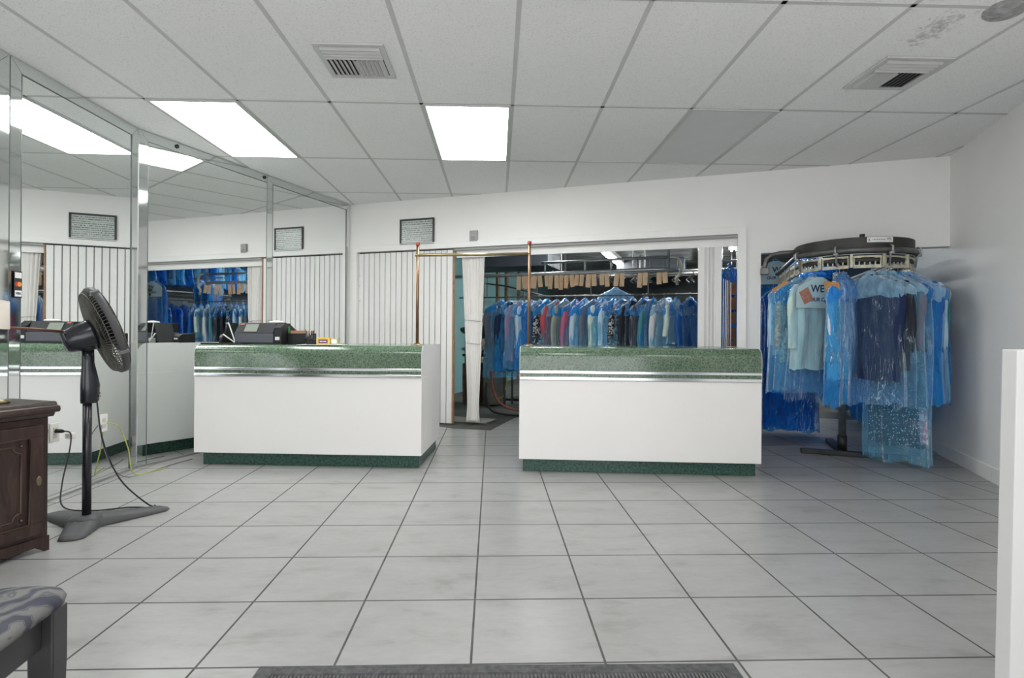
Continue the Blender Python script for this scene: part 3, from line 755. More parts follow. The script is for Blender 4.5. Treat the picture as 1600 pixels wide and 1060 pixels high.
for q in range(3):
    g = MB(); g.lathe([(0, 0), (.006, 0), (.005, .004), (0, .004)], 10, Matrix.Rotation(R_(-55), 4, 'Z') @ Matrix.Translation((-.01+.01*q, .053, .69+.015*(q % 2))) @ Matrix.Rotation(-pi/2, 4, 'X')); g.build('control_button', M_GREYP, t)
az = R_(45.0); el = R_(20)
ax = Vector((cos(az)*cos(el), sin(az)*cos(el), sin(el)))       # where the fan blows
sidev = Vector((-sin(az), cos(az), 0)); upv = ax.cross(sidev).normalized()*1
if upv.z < 0: upv = -upv
head = Vector((.010, .010, 1.020))
HM = Matrix(((sidev.x, upv.x, ax.x, head.x), (sidev.y, upv.y, ax.y, head.y), (sidev.z, upv.z, ax.z, head.z), (0, 0, 0, 1)))   # local z = blow axis
m = MB(); m.lathe([(0, -.125), (.050, -.122), (.058, -.112), (.070, -.06), (.082, -.005), (.082, 0.01), (0, 0.01)], 26, HM); m.build('motor_housing', M_FANB, t, True)
m = MB(); Mk = Matrix.Translation((0.0, 0.0, .965)) @ Matrix.Rotation(az+pi/2, 4, 'Z') @ Matrix.Rotation(pi/2, 4, 'Y')
m.lathe([(0, -.05), (.025, -.05), (.03, -.04), (.03, .04), (.025, .05), (0, .05)], 20, Mk); m.build('tilt_knob', M_BLACKP, t, True)
m = MB(); m.tube([(0, 0, .94), (.0, .0, .97), tuple(head - ax*.06 - upv*.05)], .026, 12); m.build('neck_bracket', M_BLACKP, t, True)
RC = .235; z_c = .070
def cage_r(u, sgn, r_in, zd):
    """profile of one half of the cage: domed face, then a straight side towards the rim"""
    if u < .75:
        k_ = u/.75; return r_in+(RC-.012-r_in)*k_, z_c+sgn*(zd-.018*k_**2)
    k_ = (u-.75)/.25; return RC-.012+.012*sin(k_*pi/2), z_c+sgn*(zd-.018)*(1-k_)
def cage(zd, r_in, sgn, n_sp):
    m = MB()
    for q in range(n_sp):
        a0 = 2*pi*q/n_sp; pts = []
        for i in range(11):
            u = i/10; r, z = cage_r(u, sgn, r_in, zd); a = a0+.5*min(u, .75)*sgn
            pts.append((r*cos(a), r*sin(a), z))
        m.tube([HM @ Vector(p) for p in pts], .0021, 4, caps=False)
    for u in (.25, .5, .74, .9):
        r, z = cage_r(u, sgn, r_in, zd)
        m.tube([HM @ Vector((r*cos(2*pi*k_/40), r*sin(2*pi*k_/40), z)) for k_ in range(40)], .0026, 4, True)
    m.lathe([(0, 0), (r_in, 0), (r_in, sgn*.006), (0, sgn*.008)], 24, HM @ Matrix.Translation((0, 0, z_c+sgn*zd)))
    return m
cage(.056, .05, -1, 78).build('rear_grille', M_FANG, t, True)
cage(.044, .045, 1, 78).build('front_grille', M_FANG, t, True)
m = MB(); m.lathe([(RC-.004, z_c-.016), (RC+.006, z_c-.016), (RC+.008, z_c), (RC+.006, z_c+.016), (RC-.004, z_c+.016), (RC-.004, z_c-.016)], 56, HM, closed_ends=False); m.build('grille_rim', M_FANBASE, t, True)
for q in range(5):
    rows = []
    for i in range(8):
        u = i/7; r = .035+.165*u; row = []
        for j in range(7):
            v = j/6-.5; a = 2*pi*q/5 + v*(.75+.25*u) + .25*u
            row.append(HM @ Vector((r*cos(a), r*sin(a), z_c + v*.055)))
        rows.append(row)
    g = MB(); g.grid(rows); o = g.build('fan_blade', M_BLACKP, t, True)
m = MB(); m.lathe([(0, z_c-.03), (.04, z_c-.03), (.04, z_c+.02), (.02, z_c+.035), (0, z_c+.035)], 20, HM); m.build('blade_hub', M_BLACKP, t, True)
for q in range(4):
    g = MB(); a = 2*pi*q/4+.5; g.box(-.008, .008, -.006, .010, -.02, .02, HM @ Matrix.Rotation(a, 4, 'Z') @ Matrix.Translation((0, RC+.004, z_c))); g.build('rim_clip', M_GREYP, t)

# ------------------------------------------------------------------ carved cabinet at the left
cabA = R_(20.0)       # its front runs at 20 degrees to the tile grid
t = thing('carved_cabinet', 'dark carved wooden cabinet at the left edge, in front of the fan', 'cabinet', (-2.10, 2.735, 0), pi/2 - cabA)
# local x: along the front (0 far end, negative towards the viewer) ; local y: positive into the cabinet ; front face at y=0
Lc, Dc = .60, .33
m = MB(); m.box(-Lc, 0, .008, Dc, .035, .632); m.build('carcass', M_WOOD, t, bevel=.003)
m = MB()
prof = [(-.030, .655), (-.036, .668), (-.030, .684), (-.012, .688), (-.006, .700), (.0, .703), (Dc-.02, .703), (Dc, .655)]
m.prism(prof, -Lc-.02, .028, 'x')
m.prism([(-.012, .634), (-.024, .654), (Dc, .654), (Dc, .634)], -Lc-.01, .012, 'x')
o = m.build('moulded_top', M_WOOD, t, bevel=.003)
m = MB(); m.prism([(0, .0), (-.02, .0), (-.06, .028), (-Lc+.06, .028), (-Lc+.02, 0), (-Lc, 0), (-Lc, .07), (0, .07)], -.004, .010, 'y'); m.build('plinth', M_WOOD, t)
def cab_door(xa, xb, hinge_far):
    z0, z1 = .09, .60
    d = MB(); fw = .055
    d.box(xa, xb, -.016, .0075, z0, z0+fw); d.box(xa, xb, -.016, .0075, z1-fw, z1); d.box(xa, xa+fw, -.016, .0075, z0+fw, z1-fw); d.box(xb-fw, xb, -.016, .0075, z0+fw, z1-fw)
    dd = d.build('door', M_WOOD, t, bevel=.004)
    p = MB(); p.box(xa+fw, xb-fw, -.004, .006, z0+fw, z1-fw); p.build('door_panel', M_WOOD, dd)
    g = MB(); a, b, c, e = xa+fw, xb-fw, z0+fw, z1-fw
    g.tube([(a, -.012, c), (b, -.012, c), (b, -.012, e), (a, -.012, e)], .007, 8, True); g.build('panel_moulding', M_WOODC, dd, True)
    a += .03; b -= .03; c += .03; e -= .03; r = .035
    pts = []
    for (cx_, cz_, a0) in ((b, c, 90), (b, e, 180), (a, e, 270), (a, c, 0)):
        sx = -1 if cx_ == b else 1; 
        for q in range(7):
            th = R_(a0 + (90-q*15) if False else a0+q*15)
            pts.append((cx_ + r*cos(th)*1.0, -.006, cz_ + r*sin(th)))
    # scooped corners: walk each corner arc
    pts = []
    for (cx_, cz_, s0, s1) in ((b, c, 180, 90), (b, e, 270, 180), (a, e, 360, 270), (a, c, 90, 0)):
        for q in range(7):
            th = R_(s0+(s1-s0)*q/6); pts.append((cx_+r*cos(th), -.006, cz_+r*sin(th)))
    g = MB(); g.tube(pts, .0042, 6, True)
    for cx_, cz_ in ((b, c), (b, e), (a, e), (a, c)):
        g.lathe([(0, 0), (.008, 0), (.005, .008), (0, .01)], 10, Matrix.Translation((cx_, -.004, cz_)) @ Matrix.Rotation(pi/2, 4, 'X'))
    g.build('carved_scroll', M_WOODC, dd, True)
    g = MB(); mx, mz = (a+b)/2, (c+e)/2
    for q in range(8):
        th = q*pi/4; g.lathe([(0, 0), (.012, 0), (.008, .007), (0, .009)], 10, Matrix.Translation((mx+.03*cos(th), -.004, mz+.045*sin(th))) @ Matrix.Rotation(pi/2, 4, 'X'))
    g.lathe([(0, 0), (.018, 0), (.012, .012), (0, .015)], 14, Matrix.Translation((mx, -.004, mz)) @ Matrix.Rotation(pi/2, 4, 'X')); g.build('carved_rosette', M_WOODC, dd, True)
    xx = xb-.018 if hinge_far else xa+.018
    g = MB(); g.lathe([(0, 0), (.011, 0), (.009, .003), (0, .003)], 16, Matrix.Translation((xx, -.0162, .34)) @ Matrix.Diagonal((1, 1, 2.1, 1)) @ Matrix.Rotation(pi/2, 4, 'X')); g.build('keyhole_plate', plain('dull_brass', (.20, .16, .10), .4, metal=.7), dd)
    return dd
cab_door(-.565, -.035, True)

# lamp on the cabinet: shade and swing arm reach into the picture
t = thing('swing_arm_lamp', 'beige shaded swing-arm lamp at the left edge, its red-brown arm pointing to the fan', 'lamp', (-2.295, 2.66, .704))
m = MB(); m.lathe([(0, 0), (.06, 0), (.06, .012), (.02, .02), (0, .02)], 24); m.build('lamp_base', M_BRASS, t, True)
m = MB(); m.tube([(0, 0, .01), (0, 0, .345)], .007, 10); m.build('stem', M_BRASS, t, True)
m = MB(); m.tube([(-.02, -.01, .352), (.05, .14, .345), (.085, .30, .332)], .007, 10); m.build('swing_arm', plain('red_brown_arm', (.13, .045, .03), .45), t, True)
m = MB(); m.lathe([(.048, 0), (.026, .125), (.024, .125), (.046, 0)], 24, Matrix.Translation((.012, .0, .352)) @ Matrix.Rotation(R_(12), 4, 'Y'), closed_ends=False); m.build('lamp_shade', M_SHADE, t, True)

# ------------------------------------------------------------------ chair at the lower left
# corner leg near (-0.975, 1.30); one rail runs towards the viewer, the other away to the left
t = thing('dining_chair', 'charcoal wooden chair with a leaf-patterned grey seat at the lower left corner', 'chair', (-.965, 1.315, 0), R_(6))
# local: x negative = left, y negative = towards viewer, leg corner at origin
Wd, Dp = .46, .44
def tapleg(cx_, cy_, name='leg', top=.425):
    m = MB(); a, b = .026, .019
    vs = [(cx_-b, cy_-b, 0), (cx_+b, cy_-b, 0), (cx_+b, cy_+b, 0), (cx_-b, cy_+b, 0), (cx_-a, cy_-a, .30), (cx_+a, cy_-a, .30), (cx_+a, cy_+a, .30), (cx_-a, cy_+a, .30), (cx_-a, cy_-a, top), (cx_+a, cy_-a, top), (cx_+a, cy_+a, top), (cx_-a, cy_+a, top)]
    fs = [(3, 2, 1, 0), (8, 9, 10, 11)]
    for o_ in (0, 4): fs += [(o_+i, o_+(i+1) % 4, o_+4+(i+1) % 4, o_+4+i) for i in range(4)]
    m.add(vs, fs); m.build(name, M_CHAIRW, t, bevel=.004)
for cx_, cy_ in ((-.026, -.026), (-.026, -Dp+.026), (-Wd+.026, -.026), (-Wd+.026, -Dp+.026)): tapleg(cx_, cy_)
m = MB(); m.box(-.044, -.022, -Dp+.053, -.053, .345, .424); m.build('seat_rail', M_CHAIRW, t, bevel=.003)
m = MB(); m.box(-Wd+.022, -Wd+.044, -Dp+.053, -.053, .345, .424); m.build('seat_rail', M_CHAIRW, t, bevel=.003)
m = MB(); m.box(-Wd+.053, -.053, -.044, -.022, .345, .424); m.build('seat_rail', M_CHAIRW, t, bevel=.003)
m = MB(); m.box(-Wd+.053, -.053, -Dp+.022, -Dp+.044, .345, .424); m.build('seat_rail', M_CHAIRW, t, bevel=.003)
rows = []
for zz, g_ in ((.426, -.004), (.432, .010), (.446, .014), (.458, .008), (.468, -.012), (.474, -.05), (.478, -.12), (.479, -.20)):
    row = []
    hx, hy, r = Wd/2+g_, Dp/2+g_, max(.012, .05+g_*.6)
    for (sx, sy, a0) in ((1, 1, 0), (-1, 1, 90), (-1, -1, 180), (1, -1, 270)):
        for q in range(6):
            th = R_(a0+q*18); row.append((-Wd/2+sx*(hx-r)+r*cos(th), -Dp/2+sy*(hy-r)+r*sin(th), zz))
    rows.append(row)
m = MB(); m.grid(rows, True); b = len(m.v); m.v += rows[-1]; m.f.append(tuple(range(b, b+24))); m.build('seat_cushion', M_FABRIC, t, True)
m = MB()
for sy in (-.026, -Dp+.026): m.tube([(-Wd+.026, sy, .43), (-Wd+.0, sy, .70), (-Wd-.05, sy, .98)], .02, 8)
m.box(-Wd-.075, -Wd-.045, -Dp+.04, -.04, .86, .97); m.box(-Wd-.035, -Wd-.012, -Dp+.04, -.04, .66, .72)
m.build('backrest', M_CHAIRW, t)

# ------------------------------------------------------------------ door mat and the white side panel
t = thing('door_mat', 'grey ribbed rubber door mat on the tiles at the bottom edge', 'mat', (0, 0, 0), R_(-.7))
mx0, mx1, my1 = -.73, .745, 1.757
m = MB(); m.prism([(my1, .0), (my1-.012, .010), (my1-.05, .010), (my1-.055, .004), (my1-.80, .004), (my1-.80, 0)][::-1], mx0, mx1, 'x')
m.box(mx0, mx0+.05, my1-.80, my1-.012, .0005, .0102); m.box(mx1-.05, mx1, my1-.80, my1-.012, .0005, .0102); m.build('rubber_border', M_MAT, t)
m = MB(); nr = 118
for q in range(nr):
    x = mx0+.056+(mx1-mx0-.112)*q/(nr-1); m.box(x-.003, x+.003, my1-.79, my1-.06, .004, .010)
m.build('ribs', plain('rib_pile', (.10, .10, .10), .9, var=.3, vscale=80), t)
t = thing('white_side_panel', 'plain white painted panel standing at the right edge of the picture', 'panel', (1.352, 1.40, 0), R_(-2))
m = MB(); m.add([(0-.010, 0, 0), (.60, 0, 0), (.60, .045, 0), (-.010, .045, 0), (.006, 0, 1.012), (.60, 0, 1.012), (.60, .045, 1.012), (.006, .045, 1.012)],
    [(0, 3, 2, 1), (4, 5, 6, 7), (0, 1, 5, 4), (1, 2, 6, 5), (2, 3, 7, 6), (3, 0, 4, 7)]); m.build('panel_board', plain('white_gloss_board', (.58, .58, .575), .35, var=.01), t, bevel=.002)
m = MB(); m.lathe([(0, 0), (.004, 0), (.003, .003), (0, .003)], 10, Matrix.Translation((.045, 0, .885)) @ Matrix.Rotation(pi/2, 4, 'X')); m.build('screw_head', M_GREYBOX, t)

# ------------------------------------------------------------------ garments
def interp(tab, u):
    for (a, va_), (b, vb) in zip(tab, tab[1:]):
        if u <= b: 
            k_ = (u-a)/(b-a) if b > a else 0; return va_+(vb-va_)*k_
    return tab[-1][1]
def shell(zt, wtab, ttab, nz, na, amp, nf, seed, sup=2.6, jag=.012, x_off=None, amp0=.25, mb=None):
    r = random.Random(seed); ph = [r.uniform(0, 6.28) for _ in range(6)]; dr = [r.uniform(-1.2, 1.2) for _ in range(6)]
    z0, z1 = zt; rows = []
    for i in range(nz+1):
        u = i/nz; z = z0+(z1-z0)*u
        w_ = interp(wtab, z); th = interp(ttab, z); row = []
        f_ = amp*(amp0+(1-amp0)*min(1, u*1.4))
        for j in range(na):
            a = 2*pi*j/na; c, s_ = cos(a), sin(a)
            x = w_*math.copysign(abs(c)**(2/sup), c); y = th*math.copysign(abs(s_)**(2/sup), s_)
            d_ = f_*(sin(nf*a+ph[0]+dr[0]*u*2)+.6*sin((nf*1.7)*a*1.0+ph[1]+dr[1]*u*3)*1.0+.45*sin(3*a+ph[2]+5*u+dr[2]))
            nx, ny = c*.35, (s_ if abs(s_) > .05 else 0)
            x += d_*nx; y += d_*ny
            x += (x_off(u) if x_off else 0) + .008*sin(7*u+ph[3]); y += .010*sin(5*u+ph[4])*u
            zz = z + (jag*(sin(5*a+ph[5])+.7*sin(11*a+ph[1])) if i == nz else 0)
            row.append((x, y, zz))
        rows.append(row)
    m = mb or MB(); m.grid(rows, True); return m
def cover_mesh(L, wd=.235, th=.055, seed=1, hi=False, flare=1.08):
    wt = sorted([(-L-.1, wd*flare), (-L, wd*flare), (-.45, wd*1.02), (-.20, wd*.98), (-.165, wd*.86), (-.12, wd*.52), (-.085, .05), (-.06, .022)])
    tt = sorted([(-L-.1, th*1.25), (-L, th*1.2), (-.40, th*1.05), (-.2, th*.85), (-.13, th*.6), (-.085, .022), (-.06, .014)])
    return shell((-.06, -L), wt, tt, 44 if hi else 26, 56 if hi else 34, .012 if hi else .008, 7, seed).mesh('film', True)
def shoulder_mesh(wd=.24, th=.06, drop=.30, seed=1, hi=False):
    wt = sorted([(-drop-.1, wd*1.03), (-.21, wd*1.03), (-.168, wd*.9), (-.122, wd*.54), (-.085, .053), (-.055, .024)])
    tt = sorted([(-drop-.1, th*1.15), (-.2, th*.95), (-.13, th*.68), (-.085, .025), (-.055, .016)])
    return shell((-.055, -drop), wt, tt, 14, 44 if hi else 30, .006, 6, seed+50, jag=.010).mesh('shoulder_film', True)
def top_mesh(L, wd=.20, th=.036, seed=1, sleeves=True, sl=.5):
    wt = sorted([(-L, wd*1.02), (-.5, wd*.93), (-.22, wd*.95), (-.175, wd*.82), (-.13, wd*.45), (-.10, .055), (-.085, .05)])
    tt = sorted([(-L, th*1.25), (-.4, th), (-.2, th*.8), (-.12, .028), (-.085, .026)])
    m = shell((-.085, -L), wt, tt, 22, 36, .009, 6, seed, jag=.006)
    if sleeves:
        for sx in (-1, 1):
            wt = [(-.165-sl, .040), (-.30, .048), (-.165, .036), (-.14, .012)]; tt = [(-.165-sl, .026), (-.3, .028), (-.165, .022), (-.14, .01)]
            shell((-.145, -.165-sl), wt, tt, 14, 16, .006, 4, seed+sx+9, x_off=lambda u, sx=sx: sx*(wd*.86+.025*min(1, u*3)), mb=m)
    return m.mesh('garment', True)
def hanger_mesh():
    m = MB(); hk = [(.0, 0, -.055)] + [(.018*cos(a)-.0, 0, -.018+.018*sin(a)) for a in [R_(q) for q in range(-90, 181, 30)]]
    m.tube(hk, .0022, 6)
    m.tube([(0, 0, -.055), (.19, 0, -.165), (-.19, 0, -.165), (0, 0, -.055)], .0022, 6); return m.mesh('hanger', True)
HANGER = hanger_mesh()
COV = {}
def proto(kind, key, fn):
    if (kind, key) not in COV: COV[(kind, key)] = fn()
    return COV[(kind, key)]
def with_mat(name, me, mat, parent):
    o = bpy.data.objects.new(name, me); COL.objects.link(o); o.parent = parent
    if len(me.materials) == 0: me.materials.append(mat)
    o.material_slots[0].link = 'OBJECT'; o.material_slots[0].material = mat
    return o
def ticket(parent, mat, x, y, z, rx, ry, rz, w_=.05, h_=.075):
    m = MB(); m.box(-w_, w_, -.0012, .0012, -h_, h_); o = m.build('paper_ticket', mat, parent); o.location = (x, y, z); o.rotation_euler = (rx, ry, rz); return o
SERIF = []
def printed_cape(parent, side, lines, wd=.225):
    """paper shoulder cape with its printed words on one side"""
    m = MB(); rows = []
    for y in (-.062, -.060):
        pass
    prof = [(-.03, -.085), (-wd*.55, -.128), (-wd*.92, -.172), (-wd*1.0, -.215), (-wd*1.0, -.345), (wd*1.0, -.345), (wd*1.0, -.215), (wd*.92, -.172), (wd*.55, -.128), (.03, -.085)]
    m.prism(prof, side*.066, side*.0685, 'y'); c = m.build('paper_cape', M_CAPE, parent)
    for txt, sz, zz, xx in lines:
        me = text_mesh(txt, sz, sz*.022); o = obj('printed_lettering', me, M_INK, c); o.location = (xx, side*.0692, zz)
        o.rotation_euler = (pi/2, 0, 0 if side < 0 else pi)
    return c
def garment(name, label, loc, rz, cl_mat, film='blue', shoulder='shoulder', L=1.05, GL=.8, seed=1, hi=False, sleeves=True, wd=.235, group=None, cat='bagged garment', th=.055, sdrop=.30, extra=None, key=None):
    t = thing(name, label, cat, loc, rz, group)
    with_mat('wire_hanger', HANGER, M_WIRE, t)
    kk = (L, wd, th, seed if hi else seed % 4, hi)
    with_mat('plastic_cover', proto('c', kk, lambda: cover_mesh(L, wd, th, seed, hi)), FILM[film], t)
    if shoulder: with_mat('shoulder_cover', proto('s', (wd, th, sdrop, seed % 4, hi), lambda: shoulder_mesh(wd*1.02, th*1.03, sdrop, seed, hi)), FILM[shoulder], t)
    kg = (GL, wd, th, sleeves, seed if hi else seed % 4)
    with_mat('clothing', proto('g', kg, lambda: top_mesh(GL, wd*.86, th*.64, seed, sleeves, min(.52, GL-.25))), cl_mat, t)
    if extra: extra(t)
    return t
c_navy = cloth('navy', (.022, .035, .09)); c_white = cloth('white', (.72, .74, .76)); c_mint = cloth('mint', (.66, .80, .75)); c_sage = cloth('sage', (.34, .38, .33))
c_pink = cloth('pink', (.52, .14, .25)); c_lav = cloth('lavender', (.30, .27, .42)); c_sky = cloth('sky', (.50, .70, .86)); c_slate = cloth('slate', (.14, .18, .25))
c_char = cloth('charcoal', (.035, .038, .05)); c_bw = cloth('black_white', (.03, .03, .04), 'blotch', (.5, .52, .52)); c_red = cloth('rose', (.50, .10, .13))
c_teal = cloth('teal', (.08, .28, .33)); c_royal = cloth('royal', (.03, .13, .42)); c_beige = cloth('beige', (.72, .58, .50)); c_dots = cloth('navy_dots', (.012, .022, .06), 'dots', (.62, .66, .74))
c_grey = cloth('greyblue', (.17, .20, .27)); c_speck = cloth('speckled', (.36, .44, .45), 'blotch', (.20, .25, .27)); c_pgreen = cloth('pale_green', (.66, .77, .69))

# --- front carousel in the alcove
CS, CD, CRAD = 5.27, -.15, .44
SLOT_T, SLOT_B = 1.685, 1.585
t = thing('clothes_conveyor', 'black garment conveyor carousel in the alcove at the right', 'conveyor', W(CS, CD), WALL_ROT)
def arc(r, a0, a1, n, cx_=0, cy_=0): return [(cx_+r*sin(R_(a0+(a1-a0)*q/n)), cy_-r*cos(R_(a0+(a1-a0)*q/n))) for q in range(n+1)]
m = MB(); pr = [(.0-.445, .12-.0)] + arc(.445, -90, 90, 36) + [(.445, .12)]
m.prism(pr, 1.745, 1.832, 'z'); o = m.build('cover_housing', M_HOUSE, t, bevel=.004); smooth_angle(o, 30)
m = MB(); m.prism(arc(.12, -180, 150, 22, .02, -.24), 1.832, 1.838, 'z'); m.tube([(.02, -.24, 1.838), (.02, -.24, 1.885)], .02, 14); m.build('bearing_cap', M_HOUSE, t)
def loop_pts(r, z, dl, n=28):
    return [(-r, dl, z)] + [(x, y, z) for x, y in arc(r, -90, 90, n)] + [(r, dl, z)]
m = MB(); m.tube(loop_pts(.455, 1.728, 3.0), .021, 12); m.build('rail_pipe', M_PEWTER, t, True)
m = MB(); m.tube(loop_pts(.44, 1.698, 3.0), .006, 8); m.build('chain_rail', M_STEEL, t, True)
m = MB(); m.tube(loop_pts(.415, 1.652, 3.0), .026, 8); m.build('chain_body', M_HOUSE, t, True)
# slotted ring: straight segments of five windows
segs = []
NSEG = 7
angs = [-103+q*30 for q in range(8)]
nodes = [Vector((CRAD*sin(R_(a)), -CRAD*cos(R_(a)), 0)) for a in angs]
nodes = [Vector((-CRAD, 1.28, 0)), Vector((-CRAD, .98, 0)), Vector((-CRAD, .68, 0)), Vector((-CRAD, .38, 0))] + nodes + [Vector((CRAD, .4, 0)), Vector((CRAD, .7, 0)), Vector((CRAD, 1.0, 0)), Vector((CRAD, 1.3, 0))]
for p, q in zip(nodes, nodes[1:]):
    d_ = q-p; L_ = d_.length; M = Matrix.Translation(p) @ Matrix.Rotation(math.atan2(d_.y, d_.x), 4, 'Z')
    m = MB(); e = .016; y0, y1 = -.006, .006
    m.box(e, L_-e, y0, y1, SLOT_B, SLOT_B+.026, M); m.box(e, L_-e, y0, y1, SLOT_T-.018, SLOT_T, M)
    for kx in range(6):
        x = e+(L_-2*e-.008)*kx/5; m.box(x, x+.008, y0, y1, SLOT_B+.026, SLOT_T-.018, M)
    m.box(-.010, .010, -.012, .004, SLOT_B+.005, SLOT_T+.01, M)
    m.build('slot_segment', M_SLOT, t)
for a in (-72, -26, 22, 66, 95):
    p = Vector((.455*sin(R_(a)), -.455*cos(R_(a)), 0)); ux = Vector((sin(R_(a)), -cos(R_(a)), 0))
    m = MB(); m.tube([p+ux*.005+Vector((0, 0, 1.765)), p+ux*.034+Vector((0, 0, 1.752)), p+ux*.034+Vector((0, 0, 1.715)), p+ux*.008+Vector((0, 0, 1.69)), p-ux*.005+Vector((0, 0, 1.60))], .0075, 8)
    m.lathe([(0, -.01), (.02, -.01), (.02, .01), (0, .01)], 12, Matrix.Translation(p+ux*.02+Vector((0, 0, 1.70)))); m.build('trolley_hook', M_STEEL, t, True)
m = MB(); m.box(-.06, .17, -.571+.118, -.566+.118, 1.782, 1.822)
m = MB()
lab = arc(.4475, 1, 26, 6); rows = [[(x, y, 1.786) for x, y in lab], [(x, y, 1.828) for x, y in lab]]; m.grid(rows); lb = m.build('white_label', M_PAPERW, t)
m = MB()
la = arc(.4482, 2.2, 25, 60)
def mark(i0, i1, z0, z1): m.grid([[(x, y, z0) for x, y in la[i0:i1+1]], [(x, y, z1) for x, y in la[i0:i1+1]]])
mark(0, 2, 1.793, 1.800); mark(1, 3, 1.800, 1.812); mark(0, 2, 1.812, 1.818); mark(3, 6, 1.793, 1.797)
for q in range(11): mark(10+q*3, 11+q*3+(q % 2), 1.803, 1.811)
mark(46, 57, 1.815, 1.819); mark(47, 56, 1.803, 1.806); mark(46, 47, 1.806, 1.815); mark(56, 57, 1.806, 1.815)
m.build('label_print', M_BLACKM, lb)
m = MB(); m.tube([(-.06, .04, .165), (-.06, .04, 1.70)], .031, 18); m.build('silver_post', M_STEEL, t, True)
m = MB(); m.tube([(-.06, .04, .04), (-.06, .04, .1655)], .038, 18); m.build('black_sleeve', M_BLACKM, t, True)
m = MB(); m.box(-.40, .40, -.075, -.02, .0, .042); m.box(-.095, -.025, -.05, .60, .0, .042); m.build('floor_foot', M_BLACKM, t, bevel=.006)
m = MB(); m.tube([(-.40, .0, 1.79), (-.56, .04, 1.79), (-.625, .06, 1.78), (-.672, .08, 1.745), (-.69, .09, 1.68), (-.69, .09, 1.64)], .021, 12); m.build('bent_side_pipe', M_PEWTER, t, True)
m = MB(); m.box(-.725, -.655, .06, .12, 1.60, 1.665); m.build('pipe_clamp', M_PEWTER, t, bevel=.006)

def ring_pos(theta, z=1.616, r=CRAD):
    mid = min((-88+30*q for q in range(7)), key=lambda a: abs(a-theta)); r = CRAD*cos(R_(15))/cos(R_(theta-mid)) if abs(theta) < 100 else CRAD
    return W(CS+r*sin(R_(theta)), CD-r*cos(R_(theta)), z)
def ring_rz(theta, dev=0):      # shoulder axis points outwards
    return WALL_ROT + R_(theta) - pi/2 + R_(dev)
GA = 'bagged clothes on the front carousel'
def ring(theta, label, mat, **kw):
    dev = kw.pop('dev', 0); r = kw.pop('r', CRAD)
    return garment('bagged_garment', label, ring_pos(theta, kw.pop('z', 1.616), r), ring_rz(theta, dev), mat, group=GA, hi=True, **kw)
def ext_mint(t):
    printed_cape(t, 1, [('WE', .085, -.185, .02), ('OUR CUS', .046, -.275, -.005)])
    ticket(t, M_BRICKP, .135, .072, -.245, 0, R_(28), 0, .048, .058)
ring(-53, 'mint blouse in a blue bag with a printed paper cape, hanging at the carousel', c_mint, film='clear', shoulder=None, L=1.12, GL=.86, seed=4, extra=ext_mint, dev=-4)
def ext_cape2(t): printed_cape(t, 1, [('WE', .085, -.185, .02), ('OUR CUS', .046, -.275, -.005)], .23)
ring(-104, 'blue bag with a printed cape farthest back on the left of the carousel', c_sky, film='blue', shoulder=None, L=1.1, GL=.85, seed=5, extra=ext_cape2, dev=30)
ring(-86, 'light blue shirt bag with an orange ticket on its shoulder, behind the mint blouse', c_sky, film='light', shoulder='light', L=1.08, GL=.75, seed=6, dev=2, extra=lambda t: ticket(t, M_ORANGE, .155, .066, -.150, R_(20), R_(32), 0, .075, .028))
ring(-68, 'speckled grey top in a pale blue bag just left of the mint blouse', c_speck, film='light', shoulder='blue', L=1.05, GL=.8, seed=7, dev=-4)
ring(-27, 'narrow charcoal garment squeezed between the mint blouse and the beige one', c_char, film='clear', shoulder='light', L=1.0, GL=.86, seed=8, wd=.13, th=.03, dev=12)
def ext_beige(t):
    ticket(t, M_ORANGE, .215, .0, -.19, R_(90), R_(0), R_(8), .055, .045).rotation_euler = (R_(35), R_(8), R_(90))
    m = MB(); m.prism([(-.045, -.30), (.035, -.30), (.062, -.78), (-.062, -.78)], .205, .213, 'x'); m.build('beige_trousers', c_beige, t)
ring(-20, 'blue bag with beige trousers and an orange ticket, at the front of the carousel', c_white, film='blue', shoulder='shoulder', L=1.13, GL=.92, seed=9, th=.075, extra=ext_beige, dev=-12)
ring(6, 'dark navy jacket in a bag with a pale blue shoulder cover', c_navy, film='clear', shoulder='pale', L=1.10, GL=.92, seed=10, r=.455, dev=42, wd=.24, sdrop=.27)
def ext_pg(t):
    m = shell((-.25, -.62), [(-.62, .06), (-.5, .05), (-.25, .03)], [(-.62, .022), (-.25, .016)], 14, 18, .012, 4, 3); me = m.mesh('pale_green_cloth', True); o = obj('pale_green_cloth', me, c_pgreen, t); o.location = (.03, .066, 0)
ring(15, 'charcoal suit with a pale green garment in front, in a nearly clear bag', c_char, film='clear', shoulder='pale', L=1.12, GL=.84, seed=11, dev=36, wd=.23, sdrop=.26, extra=ext_pg)
ring(25, 'grey-blue suit jacket in a shiny nearly clear bag on the carousel', c_grey, film='light', shoulder='pale', L=1.12, GL=.78, seed=12, dev=30, sdrop=.24)
def ext_long(t):
    m = MB(); m.prism([(.16, -1.12), (.205, -1.12), (.225, -1.40), (.175, -1.40)], -.05, -.046, 'y'); m.build('flowered_cloth', cloth('flowered', (.62, .62, .66), 'blotch', (.55, .2, .3)), t)
ring(35, 'long navy dotted dress in a blue bag reaching nearly to the floor', c_dots, film='light', shoulder='blue', L=1.57, GL=1.44, seed=13, dev=22, sleeves=False, wd=.225, extra=ext_long)
ring(48, 'blue shirt bag to the right of the grey-blue suit', c_royal, film='blue', shoulder='pale', L=1.10, GL=.8, seed=14, dev=6)
ring(62, 'light blue shirts bag second from the right end of the carousel', c_sky, film='light', shoulder='shoulder', L=1.08, GL=.75, seed=15, dev=0)
